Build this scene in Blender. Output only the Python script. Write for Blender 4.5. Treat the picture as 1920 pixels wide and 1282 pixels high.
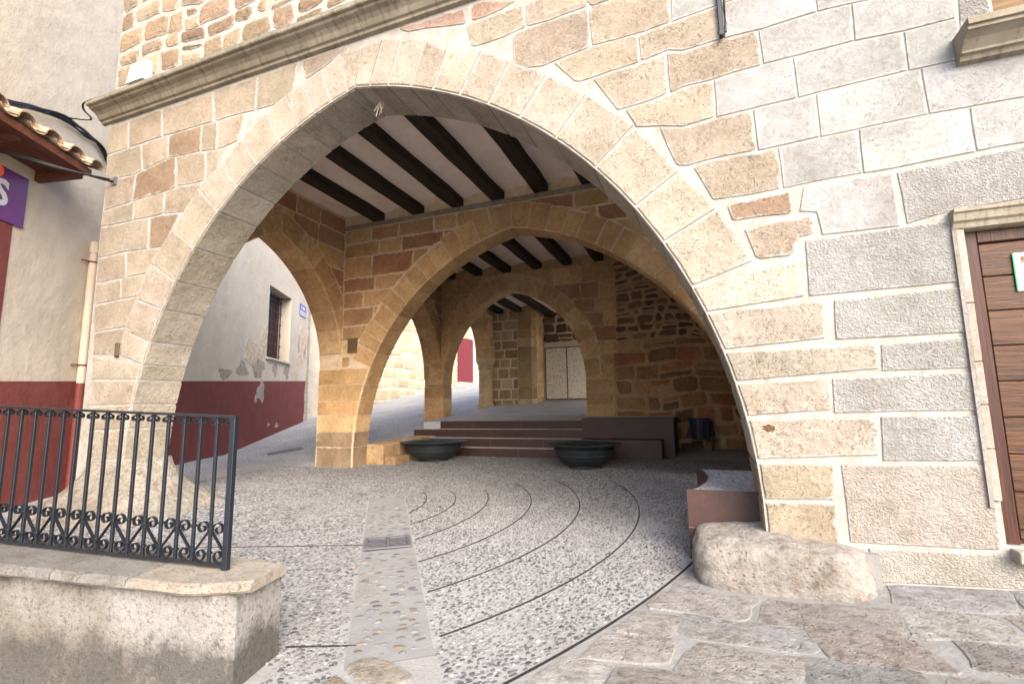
import bpy, math, random
import numpy as np
from mathutils import Vector, Matrix

for _o in list(bpy.data.objects):
    bpy.data.objects.remove(_o)
SC = bpy.context.scene
COL = SC.collection
RND = random.Random(7)

# ------------------------------------------------------------------ camera
EYE = Vector((0.0, 0.0, 1.45))
YAW, PITCH, ROLL = math.radians(21.0), math.radians(7.7), math.radians(-0.8)
fw = Vector((-math.sin(YAW) * math.cos(PITCH), math.cos(YAW) * math.cos(PITCH), math.sin(PITCH)))
r0 = Vector((math.cos(YAW), math.sin(YAW), 0.0))
u0 = r0.cross(fw)
rt = math.cos(ROLL) * r0 + math.sin(ROLL) * u0
up = -math.sin(ROLL) * r0 + math.cos(ROLL) * u0
cam_d = bpy.data.cameras.new("camera")
cam_d.sensor_fit = 'HORIZONTAL'
cam_d.sensor_width = 36.0
cam_d.lens = 36.0 * 920.0 / 1920.0
cam_d.clip_start = 0.05
cam_d.clip_end = 1000.0
cam = bpy.data.objects.new("camera", cam_d)
COL.objects.link(cam)
cam.matrix_world = Matrix(((rt.x, up.x, -fw.x, EYE.x), (rt.y, up.y, -fw.y, EYE.y), (rt.z, up.z, -fw.z, EYE.z), (0, 0, 0, 1)))
SC.camera = cam

# ------------------------------------------------------------------ sky, sun, exposure
SUN_AZ = math.radians(138.0)      # compass bearing the light comes from (0 = +Y, clockwise): behind the camera, to the right
SUN_EL = math.radians(34.0)
world = bpy.data.worlds.new("World")
SC.world = world
world.use_nodes = True
wn = world.node_tree.nodes
wl = world.node_tree.links
wn.clear()
wo = wn.new('ShaderNodeOutputWorld')
bg = wn.new('ShaderNodeBackground')
sky = wn.new('ShaderNodeTexSky')
sky.sky_type = 'NISHITA'
sky.sun_disc = False
sky.sun_elevation = SUN_EL
sky.sun_rotation = SUN_AZ
sky.altitude = 500.0
sky.air_density = 1.0
sky.dust_density = 5.0
sky.ozone_density = 1.0
wl.new(sky.outputs[0], bg.inputs[0])
bg.inputs[1].default_value = 0.15
wl.new(bg.outputs[0], wo.inputs[0])
sun_d = bpy.data.lights.new("sun", 'SUN')
sun_d.energy = 1.1
sun_d.angle = math.radians(50.0)
sun_d.color = (1.0, 0.97, 0.92)
sun = bpy.data.objects.new("sun", sun_d)
COL.objects.link(sun)
sd = Vector((math.sin(SUN_AZ) * math.cos(SUN_EL), math.cos(SUN_AZ) * math.cos(SUN_EL), math.sin(SUN_EL)))
sun.rotation_euler = sd.to_track_quat('Z', 'Y').to_euler()
SC.view_settings.view_transform = 'Standard'
SC.view_settings.look = 'None'
SC.view_settings.exposure = 2.08
SC.view_settings.gamma = 1.0
SC.view_settings.use_curve_mapping = False
SC.render.engine = 'CYCLES'
SC.cycles.max_bounces = 10
SC.cycles.diffuse_bounces = 8
SC.cycles.use_denoising = True

# ------------------------------------------------------------------ materials
class NT:
    def __init__(self, name):
        m = bpy.data.materials.new(name)
        m.use_nodes = True
        self.m = m
        self.n = m.node_tree.nodes
        self.l = m.node_tree.links
        self.b = self.n['Principled BSDF']
        self.b.inputs['Roughness'].default_value = 0.9
        self.b.inputs['Specular IOR Level'].default_value = 0.25
        self._pos = None
    def put(self, sock, v):
        if hasattr(v, 'links'):
            self.l.new(v, sock)
        elif isinstance(v, (tuple, list)) and len(v) == 3 and sock.type == 'RGBA':
            sock.default_value = (*v, 1)
        else:
            sock.default_value = v
    def node(self, t, **kw):
        n = self.n.new(t)
        for k, v in kw.items():
            setattr(n, k, v)
        return n
    def pos(self, rand=0.0):
        if self._pos is None:
            g = self.node('ShaderNodeNewGeometry').outputs['Position']
            if rand:
                oi = self.node('ShaderNodeObjectInfo')
                mv = self.node('ShaderNodeVectorMath', operation='SCALE')
                cx = self.node('ShaderNodeCombineXYZ')
                for i in range(3):
                    self.l.new(oi.outputs['Random'], cx.inputs[i])
                self.l.new(cx.outputs[0], mv.inputs[0])
                mv.inputs['Scale'].default_value = rand
                ad = self.node('ShaderNodeVectorMath', operation='ADD')
                self.l.new(g, ad.inputs[0])
                self.l.new(mv.outputs[0], ad.inputs[1])
                g = ad.outputs[0]
            self._pos = g
        return self._pos
    def scaled(self, v, s):
        n = self.node('ShaderNodeVectorMath', operation='MULTIPLY')
        self.l.new(v, n.inputs[0])
        n.inputs[1].default_value = s
        return n.outputs[0]
    def noise(self, scale, detail=4.0, rough=0.55, vec=None, dist=0.0):
        n = self.node('ShaderNodeTexNoise')
        self.l.new(vec if vec is not None else self.pos(), n.inputs['Vector'])
        n.inputs['Scale'].default_value = scale
        n.inputs['Detail'].default_value = detail
        n.inputs['Roughness'].default_value = rough
        n.inputs['Distortion'].default_value = dist
        return n.outputs[0]
    def voro(self, scale, feature='F1', out=0, vec=None, rnd=1.0):
        n = self.node('ShaderNodeTexVoronoi', feature=feature)
        self.l.new(vec if vec is not None else self.pos(), n.inputs['Vector'])
        n.inputs['Scale'].default_value = scale
        n.inputs['Randomness'].default_value = rnd
        return n.outputs[out]
    def ramp(self, v, a, b, lo=0.0, hi=1.0):
        n = self.node('ShaderNodeMapRange')
        n.clamp = True
        self.put(n.inputs[0], v)
        n.inputs[1].default_value = a
        n.inputs[2].default_value = b
        n.inputs[3].default_value = lo
        n.inputs[4].default_value = hi
        return n.outputs[0]
    def math(self, op, a, b=0.0):
        n = self.node('ShaderNodeMath', operation=op)
        self.put(n.inputs[0], a)
        self.put(n.inputs[1], b)
        return n.outputs[0]
    def mix(self, f, a, b, mode='MIX'):
        n = self.node('ShaderNodeMix', data_type='RGBA', blend_type=mode)
        self.put(n.inputs[0], f)
        self.put(n.inputs[6], a)
        self.put(n.inputs[7], b)
        return n.outputs[2]
    def objcol(self):
        return self.node('ShaderNodeObjectInfo').outputs['Color']
    def attr(self, name):
        n = self.node('ShaderNodeAttribute', attribute_name=name)
        return n.outputs['Fac']
    def bump(self, h, strength=1.0, dist=0.01):
        n = self.node('ShaderNodeBump')
        self.put(n.inputs['Height'], h)
        n.inputs['Strength'].default_value = strength
        n.inputs['Distance'].default_value = dist
        self.l.new(n.outputs[0], self.b.inputs['Normal'])
    def color(self, c):
        self.put(self.b.inputs['Base Color'], c)

MORTAR_OUT = (0.342, 0.328, 0.305)
MORTAR_IN = (0.66, 0.52, 0.37)

MORTAR_RUB = (0.44, 0.29, 0.17)
MORTAR_BACK = (0.62, 0.55, 0.44)
def stone_mat(name, pits=0.6, bump=0.008, mortar=MORTAR_OUT, smear=True, stain=0.5, hammered=False, fine=1.0, stain_col=(0.72, 0.58, 0.42), mottle=0.25):
    t = NT(name)
    t.pos(37.0)
    c = t.objcol()
    big = t.noise(1.6, 5, 0.6)
    mid = t.noise(7.0, 6, 0.65)
    c = t.mix(t.ramp(big, 0.3, 0.7), t.mix(1.0, c, (0.76, 0.71, 0.65), 'MULTIPLY'), t.mix(1.0, c, (1.14, 1.13, 1.11), 'MULTIPLY'))
    c = t.mix(t.ramp(mid, 0.52, 0.75, 0, stain), c, t.mix(1.0, c, stain_col, 'MULTIPLY'))
    c = t.mix(t.ramp(t.noise(26.0, 5, 0.7), 0.4, 0.72, 0, 0.5), c, t.mix(1.0, c, (0.6, 0.55, 0.49), 'MULTIPLY'))
    mo = t.noise(11.0, 9, 0.8)
    c = t.mix(t.ramp(mo, 0.50, 0.36, 0, mottle), c, t.mix(1.0, c, (0.45, 0.42, 0.39), 'MULTIPLY'))
    c = t.mix(t.ramp(mo, 0.52, 0.66, 0, mottle * 0.8), c, t.mix(1.0, c, (1.35, 1.37, 1.4), 'MULTIPLY'))
    pn = t.noise(48.0 * fine, 3, 0.6)
    vd = t.voro(52.0 * fine, 'F1', 0, t.mix(0.05, t.scaled(t.pos(), (1.0, 1.0, 1.7)), t.noise(9.0, 3)))
    pit = t.math('MULTIPLY', t.ramp(vd, 0.30, 0.16), t.ramp(t.noise(5.5 * fine, 4, 0.7), 0.42, 0.56))
    pm = t.math('MULTIPLY', pit, pits)
    c = t.mix(pm, c, t.mix(1.0, c, (0.34, 0.28, 0.22), 'MULTIPLY'))
    p2_ = t.noise(13.0 * fine, 9, 0.82)
    c = t.mix(t.ramp(p2_, 0.60, 0.72, 0, pits * 0.55), c, t.mix(1.0, c, (0.5, 0.43, 0.35), 'MULTIPLY'))
    if smear:
        e = t.math('ADD', t.attr('edge'), t.math('MULTIPLY', t.math('SUBTRACT', t.noise(9.0, 6, 0.75), 0.5), 2.6))
        c = t.mix(t.ramp(e, 0.55, 1.05, 0, 0.85), c, mortar)
    t.color(c)
    h = t.math('ADD', t.math('MULTIPLY', t.noise(30.0 * fine, 6, 0.7), 0.9), t.math('MULTIPLY', mo, 2.0 * mottle))
    h = t.math('SUBTRACT', h, t.math('MULTIPLY', pit, 0.9))
    h = t.math('ADD', h, t.math('MULTIPLY', t.noise(6.0, 5, 0.65), 2.0))
    h = t.math('SUBTRACT', h, t.math('MULTIPLY', t.ramp(p2_, 0.58, 0.75), 0.7))
    if hammered:
        hv = t.scaled(t.pos(), (1.0, 1.0, 1.25))
        h = t.math('ADD', h, t.math('MULTIPLY', t.noise(62.0, 2, 0.5, hv, 0.5), 4.0))
    t.bump(h, 0.9, bump)
    return t.m

def simple(name, col, rough=0.8, bscale=20.0, bdist=0.004, var=0.25, vscale=3.0, metal=0.0, spec=0.25, dark=(0.7, 0.68, 0.66)):
    t = NT(name)
    c = t.mix(t.ramp(t.noise(vscale, 5, 0.65), 0.35, 0.7, 0, min(1, var * 2)), col, tuple(a * b for a, b in zip(col, dark)))
    t.color(c)
    t.bump(t.noise(bscale, 6, 0.65), 0.8, bdist)
    t.b.inputs['Roughness'].default_value = rough
    t.b.inputs['Metallic'].default_value = metal
    t.b.inputs['Specular IOR Level'].default_value = spec
    return t.m

M = {}
M['stone'] = stone_mat('facade stone', pits=0.8, bump=0.012, stain_col=(0.80, 0.70, 0.57))
M['hammered'] = stone_mat('hammered stone', pits=0.15, bump=0.006, hammered=True, stain=0.2)
M['smooth'] = stone_mat('smooth grey stone', pits=0.2, bump=0.005, stain=0.35)
M['inner'] = stone_mat('sheltered stone', pits=0.7, bump=0.013, mottle=0.55, mortar=MORTAR_IN, stain=0.6)
M['rubble'] = stone_mat('rubble stone', pits=0.8, bump=0.018, mottle=0.6, mortar=MORTAR_RUB, stain=0.8, fine=0.8)
M['back'] = stone_mat('back bay stone', pits=0.6, bump=0.012, mortar=MORTAR_BACK, stain=0.6)
M['upper'] = stone_mat('weathered rubble', pits=0.85, bump=0.02, stain=0.7, fine=0.7)
M['boulder'] = stone_mat('boulder stone', pits=0.12, bump=0.03, mottle=0.8, smear=False, stain=0.8, fine=0.5)
M['flag'] = stone_mat('flagstone', pits=0.12, bump=0.022, mottle=0.85, mortar=(0.264, 0.256, 0.240), stain=0.9, fine=0.6, stain_col=(0.8, 0.72, 0.64))
M['mortar'] = simple('lime mortar', MORTAR_OUT, 0.95, 40.0, 0.010, 0.5, 9.0, dark=(0.74, 0.68, 0.6))
M['mortar_in'] = simple('sandy mortar', MORTAR_IN, 0.95, 40.0, 0.008, 0.4, 6.0, dark=(0.65, 0.6, 0.52))
M['mortar_rub'] = simple('brown mortar', MORTAR_RUB, 0.95, 40.0, 0.012, 0.5, 6.0, dark=(0.65, 0.6, 0.52))
M['mortar_back'] = simple('pale mortar', MORTAR_BACK, 0.95, 40.0, 0.01, 0.4, 6.0)
M['ceiling'] = simple('ceiling plaster', (0.78, 0.66, 0.58), 0.9, 9.0, 0.012, 0.35, 2.2, dark=(0.8, 0.75, 0.74))
M['cement'] = simple('grey cement', (0.46, 0.45, 0.44), 0.9, 60.0, 0.006, 0.35, 4.0)
M['gutter'] = simple('gutter cement', (0.216, 0.213, 0.208), 0.85, 40.0, 0.008, 0.3, 5.0)
M['iron'] = simple('painted iron', (0.009, 0.012, 0.017), 0.42, 60.0, 0.001, 0.3, 8.0, spec=0.5)
M['black'] = simple('black cable', (0.012, 0.012, 0.016), 0.5, 30.0, 0.001, 0.2)
M['pot'] = simple('cast iron', (0.013, 0.016, 0.019), 0.55, 12.0, 0.012, 0.5, 5.0, spec=0.45, dark=(1.9, 1.8, 1.6))
M['white_paint'] = simple('white paint', (0.496, 0.504, 0.512), 0.5, 30.0, 0.001, 0.15)
M['pipe'] = simple('cream pipe', (0.480, 0.400, 0.320), 0.6, 20.0, 0.002, 0.2)
M['pipe_red'] = simple('burgundy pipe', (0.15, 0.036, 0.032), 0.6, 20.0, 0.002, 0.2)
M['bin'] = simple('dark bin', (0.02, 0.027, 0.04), 0.5, 30.0, 0.002, 0.2, spec=0.4)
M['bin_blue'] = simple('blue rim', (0.015, 0.04, 0.12), 0.5, 30.0, 0.002, 0.2)
M['dirt_shade'] = simple('dark recess', (0.012, 0.010, 0.008), 0.95, 20.0, 0.01, 0.3)  # near-black; in the grate it paints the shade of the sump
M['straw'] = simple('dry straw', (0.68, 0.6, 0.48), 0.8, 30.0, 0.002, 0.2)
M['leaf'] = simple('weed leaf', (0.05, 0.11, 0.03), 0.7, 30.0, 0.002, 0.3)
M['zinc'] = simple('grate metal', (0.10, 0.10, 0.115), 0.5, 40.0, 0.002, 0.4, spec=0.5)
M['far_wall'] = simple('pale far wall', (0.416, 0.376, 0.312), 0.9, 8.0, 0.02, 0.4, 2.0)
M['red_door'] = simple('red door paint', (0.14, 0.022, 0.028), 0.6, 20.0, 0.003, 0.4, 6.0)
M['purple'] = simple('purple sign', (0.11, 0.018, 0.13), 0.35, 5.0, 0.001, 0.2, 3.0, spec=0.5)
M['blue'] = simple('enamel blue', (0.03, 0.055, 0.34), 0.35, 5.0, 0.001, 0.1, spec=0.5)
M['orange'] = simple('orange mark', (0.75, 0.12, 0.05), 0.5, 5.0, 0.001, 0.1)
M['ink'] = simple('printed ink', (0.05, 0.04, 0.08), 0.7, 5.0, 0.0005, 0.1)
M['green'] = simple('green edge', (0.02, 0.30, 0.10), 0.6, 5.0, 0.0005, 0.1)
M['paper'] = simple('paper notice', (0.624, 0.656, 0.688), 0.6, 5.0, 0.0005, 0.08)
M['yellow'] = simple('yellow tape', (0.6, 0.45, 0.03), 0.5, 5.0, 0.0005, 0.1)

def corten():
    t = NT('weathering steel')
    n1 = t.noise(2.0, 6, 0.7)
    n2 = t.noise(14.0, 5, 0.7)
    c = t.mix(t.ramp(n1, 0.35, 0.7), (0.054, 0.022, 0.017), (0.030, 0.015, 0.015))
    c = t.mix(t.ramp(n2, 0.55, 0.8, 0, 0.6), c, (0.11, 0.042, 0.025))
    t.color(c)
    t.bump(t.noise(45.0, 5), 0.5, 0.003)
    t.b.inputs['Roughness'].default_value = 0.55
    t.b.inputs['Specular IOR Level'].default_value = 0.45
    return t.m
M['corten'] = corten()
M['strip'] = simple('dark steel strip', (0.028, 0.022, 0.023), 0.6, 60.0, 0.001, 0.3)
M['seam'] = simple('pale weld seam', (0.22, 0.11, 0.085), 0.6, 60.0, 0.001, 0.3)
M['terrace'] = simple('pale terrace cement', (0.46, 0.46, 0.47), 0.85, 25.0, 0.02, 0.4, 2.0)

def timber(name, c0, c1, axis, rough=0.6, sc=1.0, rnd=0.0):
    t = NT(name)
    t.pos(rnd)
    s = [14.0 * sc] * 3
    s[axis] = 0.9 * sc
    v = t.scaled(t.pos(), tuple(s))
    g = t.noise(1.6, 6, 0.7, v, 0.8)
    c = t.mix(t.ramp(g, 0.35, 0.68), c0, c1)
    s2 = [60.0 * sc] * 3
    s2[axis] = 2.0 * sc
    g2 = t.noise(1.5, 4, 0.6, t.scaled(t.pos(), tuple(s2)))
    c = t.mix(t.ramp(g2, 0.5, 0.75, 0, 0.6), c, tuple(x * 0.4 for x in c0))
    t.color(c)
    t.bump(t.math('ADD', g, t.math('MULTIPLY', g2, 0.6)), 0.7, 0.006)
    t.b.inputs['Roughness'].default_value = rough
    return t.m
M['beam'] = timber('dark oak beam', (0.010, 0.007, 0.006), (0.045, 0.028, 0.019), 1, 0.75)
M['door_wood'] = timber('stained door wood', (0.032, 0.014, 0.007), (0.104, 0.044, 0.019), 0, 0.45, 1.3, 9.0)
M['frame_wood'] = timber('stained frame wood', (0.035, 0.014, 0.010), (0.07, 0.028, 0.018), 2, 0.45)
M['eave_wood'] = timber('eaves wood', (0.07, 0.024, 0.013), (0.17, 0.06, 0.03), 1, 0.7)
M['window_wood'] = timber('window wood', (0.09, 0.05, 0.02), (0.22, 0.13, 0.05), 0, 0.6)

def plaster(name, col, peel=0.0, dirt_shade=0.25):
    t = NT(name)
    big = t.noise(0.7, 5, 0.6)
    c = t.mix(t.ramp(big, 0.35, 0.7), tuple(x * 0.84 for x in col), col)
    c = t.mix(t.ramp(t.noise(3.2, 8, 0.75), 0.45, 0.68, 0, dirt_shade + 0.15), c, tuple(x * y for x, y in zip(col, (0.72, 0.66, 0.6))))
    c = t.mix(t.ramp(t.noise(1.3, 6, 0.7, t.scaled(t.pos(), (2.2, 2.2, 0.35))), 0.5, 0.72, 0, 0.35), c, tuple(x * y for x, y in zip(col, (0.8, 0.74, 0.66))))
    c = t.mix(t.ramp(t.noise(30.0, 4, 0.6), 0.62, 0.7, 0, 0.4), c, tuple(x * 0.6 for x in col))
    t.color(c)
    h = t.math('ADD', t.noise(4.0, 5, 0.6), t.math('MULTIPLY', t.noise(40.0, 4), 0.35))
    h = t.math('ADD', h, t.math('MULTIPLY', t.noise(1.4, 4, 0.6), 2.5))
    t.bump(h, 0.7, 0.02)
    return t.m
M['plaster'] = plaster('cream plaster', (0.496, 0.432, 0.352))
M['burgundy'] = plaster('burgundy render', (0.160, 0.043, 0.038), 0, 0.6)
M['peeled'] = simple('peeled plaster patch', (0.344, 0.300, 0.252), 0.95, 14.0, 0.03, 0.5, 7.0, dark=(0.55, 0.48, 0.4))
M['scar'] = simple('bare render patch', (0.528, 0.448, 0.352), 0.95, 12.0, 0.04, 0.5, 9.0, dark=(0.6, 0.5, 0.4))

def parapet_mat():
    t = NT('stained parapet render')
    base = t.mix(t.ramp(t.noise(1.8, 5, 0.6), 0.35, 0.65), (0.135, 0.117, 0.094), (0.235, 0.222, 0.206))
    z = t.node('ShaderNodeSeparateXYZ')
    t.l.new(t.pos(), z.inputs[0])
    # soot and lichen that rise from the foot and run down in streaks
    st = t.math('ADD', t.math('MULTIPLY', t.noise(2.6, 8, 0.72, t.scaled(t.pos(), (1.4, 1.4, 0.6))), 0.65), t.math('MULTIPLY', t.noise(13.0, 6, 0.75), 0.35))
    low = t.math('ADD', t.ramp(z.outputs[2], 0.42, 0.16), t.math('MULTIPLY', t.math('SUBTRACT', st, 0.5), 3.0))
    c = t.mix(t.ramp(low, 0.45, 0.95, 0, 0.9), base, (0.062, 0.057, 0.049))
    top = t.math('ADD', t.ramp(z.outputs[2], 0.36, 0.52), t.math('MULTIPLY', t.math('SUBTRACT', st, 0.5), 3.6))
    c = t.mix(t.ramp(top, 0.7, 1.2, 0, 0.85), c, (0.05, 0.043, 0.032))
    sp = t.noise(45.0, 5, 0.75)
    c = t.mix(t.ramp(sp, 0.50, 0.68, 0, 0.7), c, (0.03, 0.028, 0.025))
    t.color(c)
    t.bump(t.math('ADD', t.noise(22.0, 6, 0.7), t.math('MULTIPLY', t.noise(80.0, 3), 0.5)), 0.9, 0.012)
    return t.m
M['parapet'] = parapet_mat()
M['coping'] = stone_mat('coping stone', pits=0.7, bump=0.01, smear=False, stain=0.6, fine=1.3)

def pebble_sheet():
    t = NT('pebble paving')
    p = t.pos()
    cell = t.voro(26.0, 'F1', 0, t.scaled(p, (1.0, 1.35, 1.0)))
    colr = t.voro(26.0, 'F1', 1, t.scaled(p, (1.0, 1.35, 1.0)))
    sep = t.node('ShaderNodeSeparateXYZ')
    t.l.new(colr, sep.inputs[0])
    stone = t.mix(sep.outputs[0], (0.05, 0.052, 0.058), (0.26, 0.25, 0.245))
    cem = t.mix(t.ramp(t.noise(0.8, 5, 0.6), 0.35, 0.7), (0.29, 0.285, 0.28), (0.40, 0.40, 0.402))
    c = t.mix(t.ramp(cell, 0.36, 0.46), stone, cem)
    c = t.mix(t.ramp(t.noise(0.9, 5, 0.6), 0.55, 0.75, 0, 0.4), c, (0.25, 0.20, 0.15))
    t.color(c)
    t.bump(t.math('ADD', t.ramp(cell, 0.1, 0.5, 1, 0), t.math('MULTIPLY', t.noise(60.0, 4), 0.4)), 0.9, 0.008)
    t.b.inputs['Roughness'].default_value = 0.75
    return t.m
M['pebble_sheet'] = pebble_sheet()

def bedding():
    t = NT('pebble bedding')
    c = t.mix(t.ramp(t.noise(0.7, 6, 0.65), 0.32, 0.68), (0.224, 0.214, 0.200), (0.320, 0.318, 0.314))
    c = t.mix(t.ramp(t.noise(3.0, 5, 0.65), 0.55, 0.78, 0, 0.45), c, (0.20, 0.175, 0.15))
    c = t.mix(t.ramp(t.noise(55.0, 3, 0.6), 0.5, 0.68, 0, 0.5), c, (0.15, 0.147, 0.145))
    t.color(c)
    t.bump(t.noise(60.0, 6, 0.7), 0.9, 0.008)
    return t.m
M['bedding'] = bedding()

def pebble_stones():
    t = NT('dark pebbles')
    rp = t.node('ShaderNodeNewGeometry').outputs['Random Per Island']
    c = t.mix(rp, (0.036, 0.036, 0.040), (0.176, 0.170, 0.164))
    w = t.node('ShaderNodeTexWhiteNoise', noise_dimensions='1D')
    t.l.new(rp, w.inputs['W'])
    c = t.mix(t.ramp(w.outputs[0], 0.90, 0.97), c, (0.27, 0.265, 0.26))
    c = t.mix(t.ramp(t.noise(1.2, 5, 0.6), 0.5, 0.7, 0, 0.3), c, (0.27, 0.265, 0.26))
    t.color(c)
    t.b.inputs['Roughness'].default_value = 0.5
    t.b.inputs['Specular IOR Level'].default_value = 0.4
    return t.m
M['pebbles'] = pebble_stones()

def obj_tint(name, rough=0.6, bump=0.003, bs=40.0):
    t = NT(name)
    t.pos(11.0)
    c = t.objcol()
    c = t.mix(t.ramp(t.noise(22.0, 5, 0.7), 0.4, 0.7, 0, 0.7), c, t.mix(1.0, c, (0.6, 0.56, 0.52), 'MULTIPLY'))
    t.color(c)
    t.bump(t.noise(bs, 5), 0.8, bump)
    t.b.inputs['Roughness'].default_value = rough
    return t.m
M['tint'] = obj_tint('tinted stone')

def terracotta():
    t = NT('old roof tile')
    t.pos(5.0)
    c = t.mix(t.ramp(t.noise(6.0, 6, 0.7), 0.35, 0.65), (0.336, 0.176, 0.096), (0.448, 0.368, 0.272))
    c = t.mix(t.ramp(t.noise(18.0, 5, 0.7), 0.5, 0.7, 0, 0.7), c, (0.16, 0.13, 0.10))
    t.color(c)
    t.bump(t.noise(25.0, 6, 0.7), 0.9, 0.012)
    return t.m
M['tile'] = terracotta()

def cornice_mat():
    t = NT('moulded cornice stone')
    nz = t.node('ShaderNodeSeparateXYZ')
    t.l.new(t.pos(), nz.inputs[0])
    c = t.mix(t.ramp(t.noise(2.5, 5, 0.6), 0.35, 0.7), (0.200, 0.168, 0.124), (0.296, 0.260, 0.200))
    st = t.noise(5.0, 5, 0.7, t.scaled(t.pos(), (3.0, 0.6, 0.6)))
    c = t.mix(t.ramp(st, 0.5, 0.7, 0, 0.8), c, (0.10, 0.085, 0.06))
    moss = t.math('ADD', t.ramp(nz.outputs[2], 6.08, 6.15), t.math('MULTIPLY', t.math('SUBTRACT', t.noise(9.0, 5), 0.5), 1.0))
    c = t.mix(t.ramp(moss, 0.4, 0.9, 0, 0.85), c, (0.13, 0.135, 0.10))
    t.color(c)
    t.bump(t.noise(30.0, 6, 0.7), 0.8, 0.01)
    return t.m
M['cornice'] = cornice_mat()

def panel_mat():
    t = NT('speckled panel')
    n = t.noise(48.0, 2, 0.5)
    c = t.mix(t.ramp(n, 0.56, 0.63), (0.62, 0.57, 0.47), (0.11, 0.10, 0.08))
    t.color(c)
    t.bump(n, 0.6, 0.004)
    return t.m
M['panel'] = panel_mat()
M['panel_frame'] = simple('panel frame', (0.52, 0.48, 0.40), 0.7, 20.0, 0.003, 0.3)

M['lime'] = simple('lime splash', (0.496, 0.488, 0.480), 0.9, 25.0, 0.004, 0.5, 20.0, dark=(0.6, 0.52, 0.42))
M['bar'] = simple('worn grate bar', (0.17, 0.17, 0.185), 0.5, 40.0, 0.002, 0.3, spec=0.5)
# ------------------------------------------------------------------ mesh helpers
def link(name, verts, faces, mat, parent=None, edge=None, color=None, smooth=False):
    me = bpy.data.meshes.new(name)
    me.from_pydata([tuple(v) for v in verts], [], [tuple(f) for f in faces])
    if edge is not None:
        a = me.attributes.new('edge', 'FLOAT', 'POINT')
        a.data.foreach_set('value', [float(x) for x in edge])
    if smooth:
        me.polygons.foreach_set('use_smooth', [True] * len(me.polygons))
    me.materials.append(M[mat] if isinstance(mat, str) else mat)
    me.update()
    o = bpy.data.objects.new(name, me)
    COL.objects.link(o)
    if color is not None:
        o.color = (*color, 1.0)
    if parent is not None:
        adopt(o, parent)
    return o

BASE = {}
def adopt(o, parent):                  # meshes are modelled in place, so a part only undoes its thing's own offset
    o.parent = parent
    o.matrix_parent_inverse = Matrix.Translation(-Vector(BASE.get(parent.name, (0, 0, 0))))

def thing(name, label, cat, loc=(0, 0, 0), group=None):
    e = bpy.data.objects.new(name, None)
    e.empty_display_size = 0.2
    e.location = loc
    COL.objects.link(e)
    BASE[e.name] = tuple(loc)
    return tag(e, label, cat, group)

def tag(o, label=None, cat=None, group=None, kind=None):
    if label: o['label'] = label
    if cat: o['category'] = cat
    if group: o['group'] = group
    if kind: o['kind'] = kind
    return o

class MB:
    def __init__(self):
        self.v = []
        self.f = []
    def add(self, vs, fs):
        b = len(self.v)
        self.v += [tuple(x) for x in vs]
        self.f += [tuple(i + b for i in f) for f in fs]
        return self
    def box(self, a, b, bev=0.0):
        (x0, y0, z0), (x1, y1, z1) = a, b
        if bev <= 0:
            vs = [(x, y, z) for z in (z0, z1) for y in (y0, y1) for x in (x0, x1)]
            fs = [(0, 2, 3, 1), (4, 5, 7, 6), (0, 1, 5, 4), (2, 6, 7, 3), (0, 4, 6, 2), (1, 3, 7, 5)]
            return self.add(vs, fs)
        rings = []
        for z, i in ((z0, bev), (z0 + bev, 0), (z1 - bev, 0), (z1, bev)):
            c = bev
            rings.append([(x0 + i + c, y0 + i, z), (x1 - i - c, y0 + i, z), (x1 - i, y0 + i + c, z), (x1 - i, y1 - i - c, z),
                          (x1 - i - c, y1 - i, z), (x0 + i + c, y1 - i, z), (x0 + i, y1 - i - c, z), (x0 + i, y0 + i + c, z)])
        return self.loft(rings, True, True)
    def loft(self, rings, closed=True, caps=True):
        n = len(rings[0])
        vs = [p for r in rings for p in r]
        fs = []
        for k in range(len(rings) - 1):
            for i in range(n if closed else n - 1):
                j = (i + 1) % n
                fs.append((k * n + i, k * n + j, (k + 1) * n + j, (k + 1) * n + i))
        if caps:
            fs.append(tuple(reversed(range(n))))
            fs.append(tuple((len(rings) - 1) * n + i for i in range(n)))
        return self.add(vs, fs)
    def tube(self, pts, r, n=8, caps=True):
        pts = [Vector(p) for p in pts]
        rings = []
        for i, p in enumerate(pts):
            d = (pts[min(i + 1, len(pts) - 1)] - pts[max(i - 1, 0)])
            d.normalize()
            a = d.cross(Vector((0, 0, 1)))
            if a.length < 0.05:
                a = d.cross(Vector((1, 0, 0)))
            a.normalize()
            b = d.cross(a)
            rr = r[i] if isinstance(r, (list, tuple)) else r
            rings.append([tuple(p + (a * math.cos(t) + b * math.sin(t)) * rr) for t in [2 * math.pi * k / n for k in range(n)]])
        return self.loft(rings, True, caps)
    def lathe(self, prof, c, n=32, caps=False):
        rings = [[(c[0] + r * math.cos(2 * math.pi * k / n), c[1] + r * math.sin(2 * math.pi * k / n), c[2] + z) for k in range(n)] for r, z in prof]
        return self.loft(rings, True, caps)
    def xf(self, fn):
        self.v = [tuple(fn(*p)) for p in self.v]
        return self
    def build(self, name, mat, parent=None, color=None, smooth=False):
        return link(name, self.v, self.f, mat, parent, None, color, smooth)

def frame_y(y0):
    return lambda a, z, d: (a, y0 + d, z)
def frame_x(x0):                       # a runs along Y, d goes towards -X
    return lambda a, z, d: (x0 - d, a, z)
def frame_line(p, u, n):               # vertical wall through p along u (unit), outward normal n
    return lambda a, z, d: (p[0] + u[0] * a - n[0] * d, p[1] + u[1] * a - n[1] * d, z)

def area2(P):
    return sum(P[i][0] * P[(i + 1) % len(P)][1] - P[(i + 1) % len(P)][0] * P[i][1] for i in range(len(P)))

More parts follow.
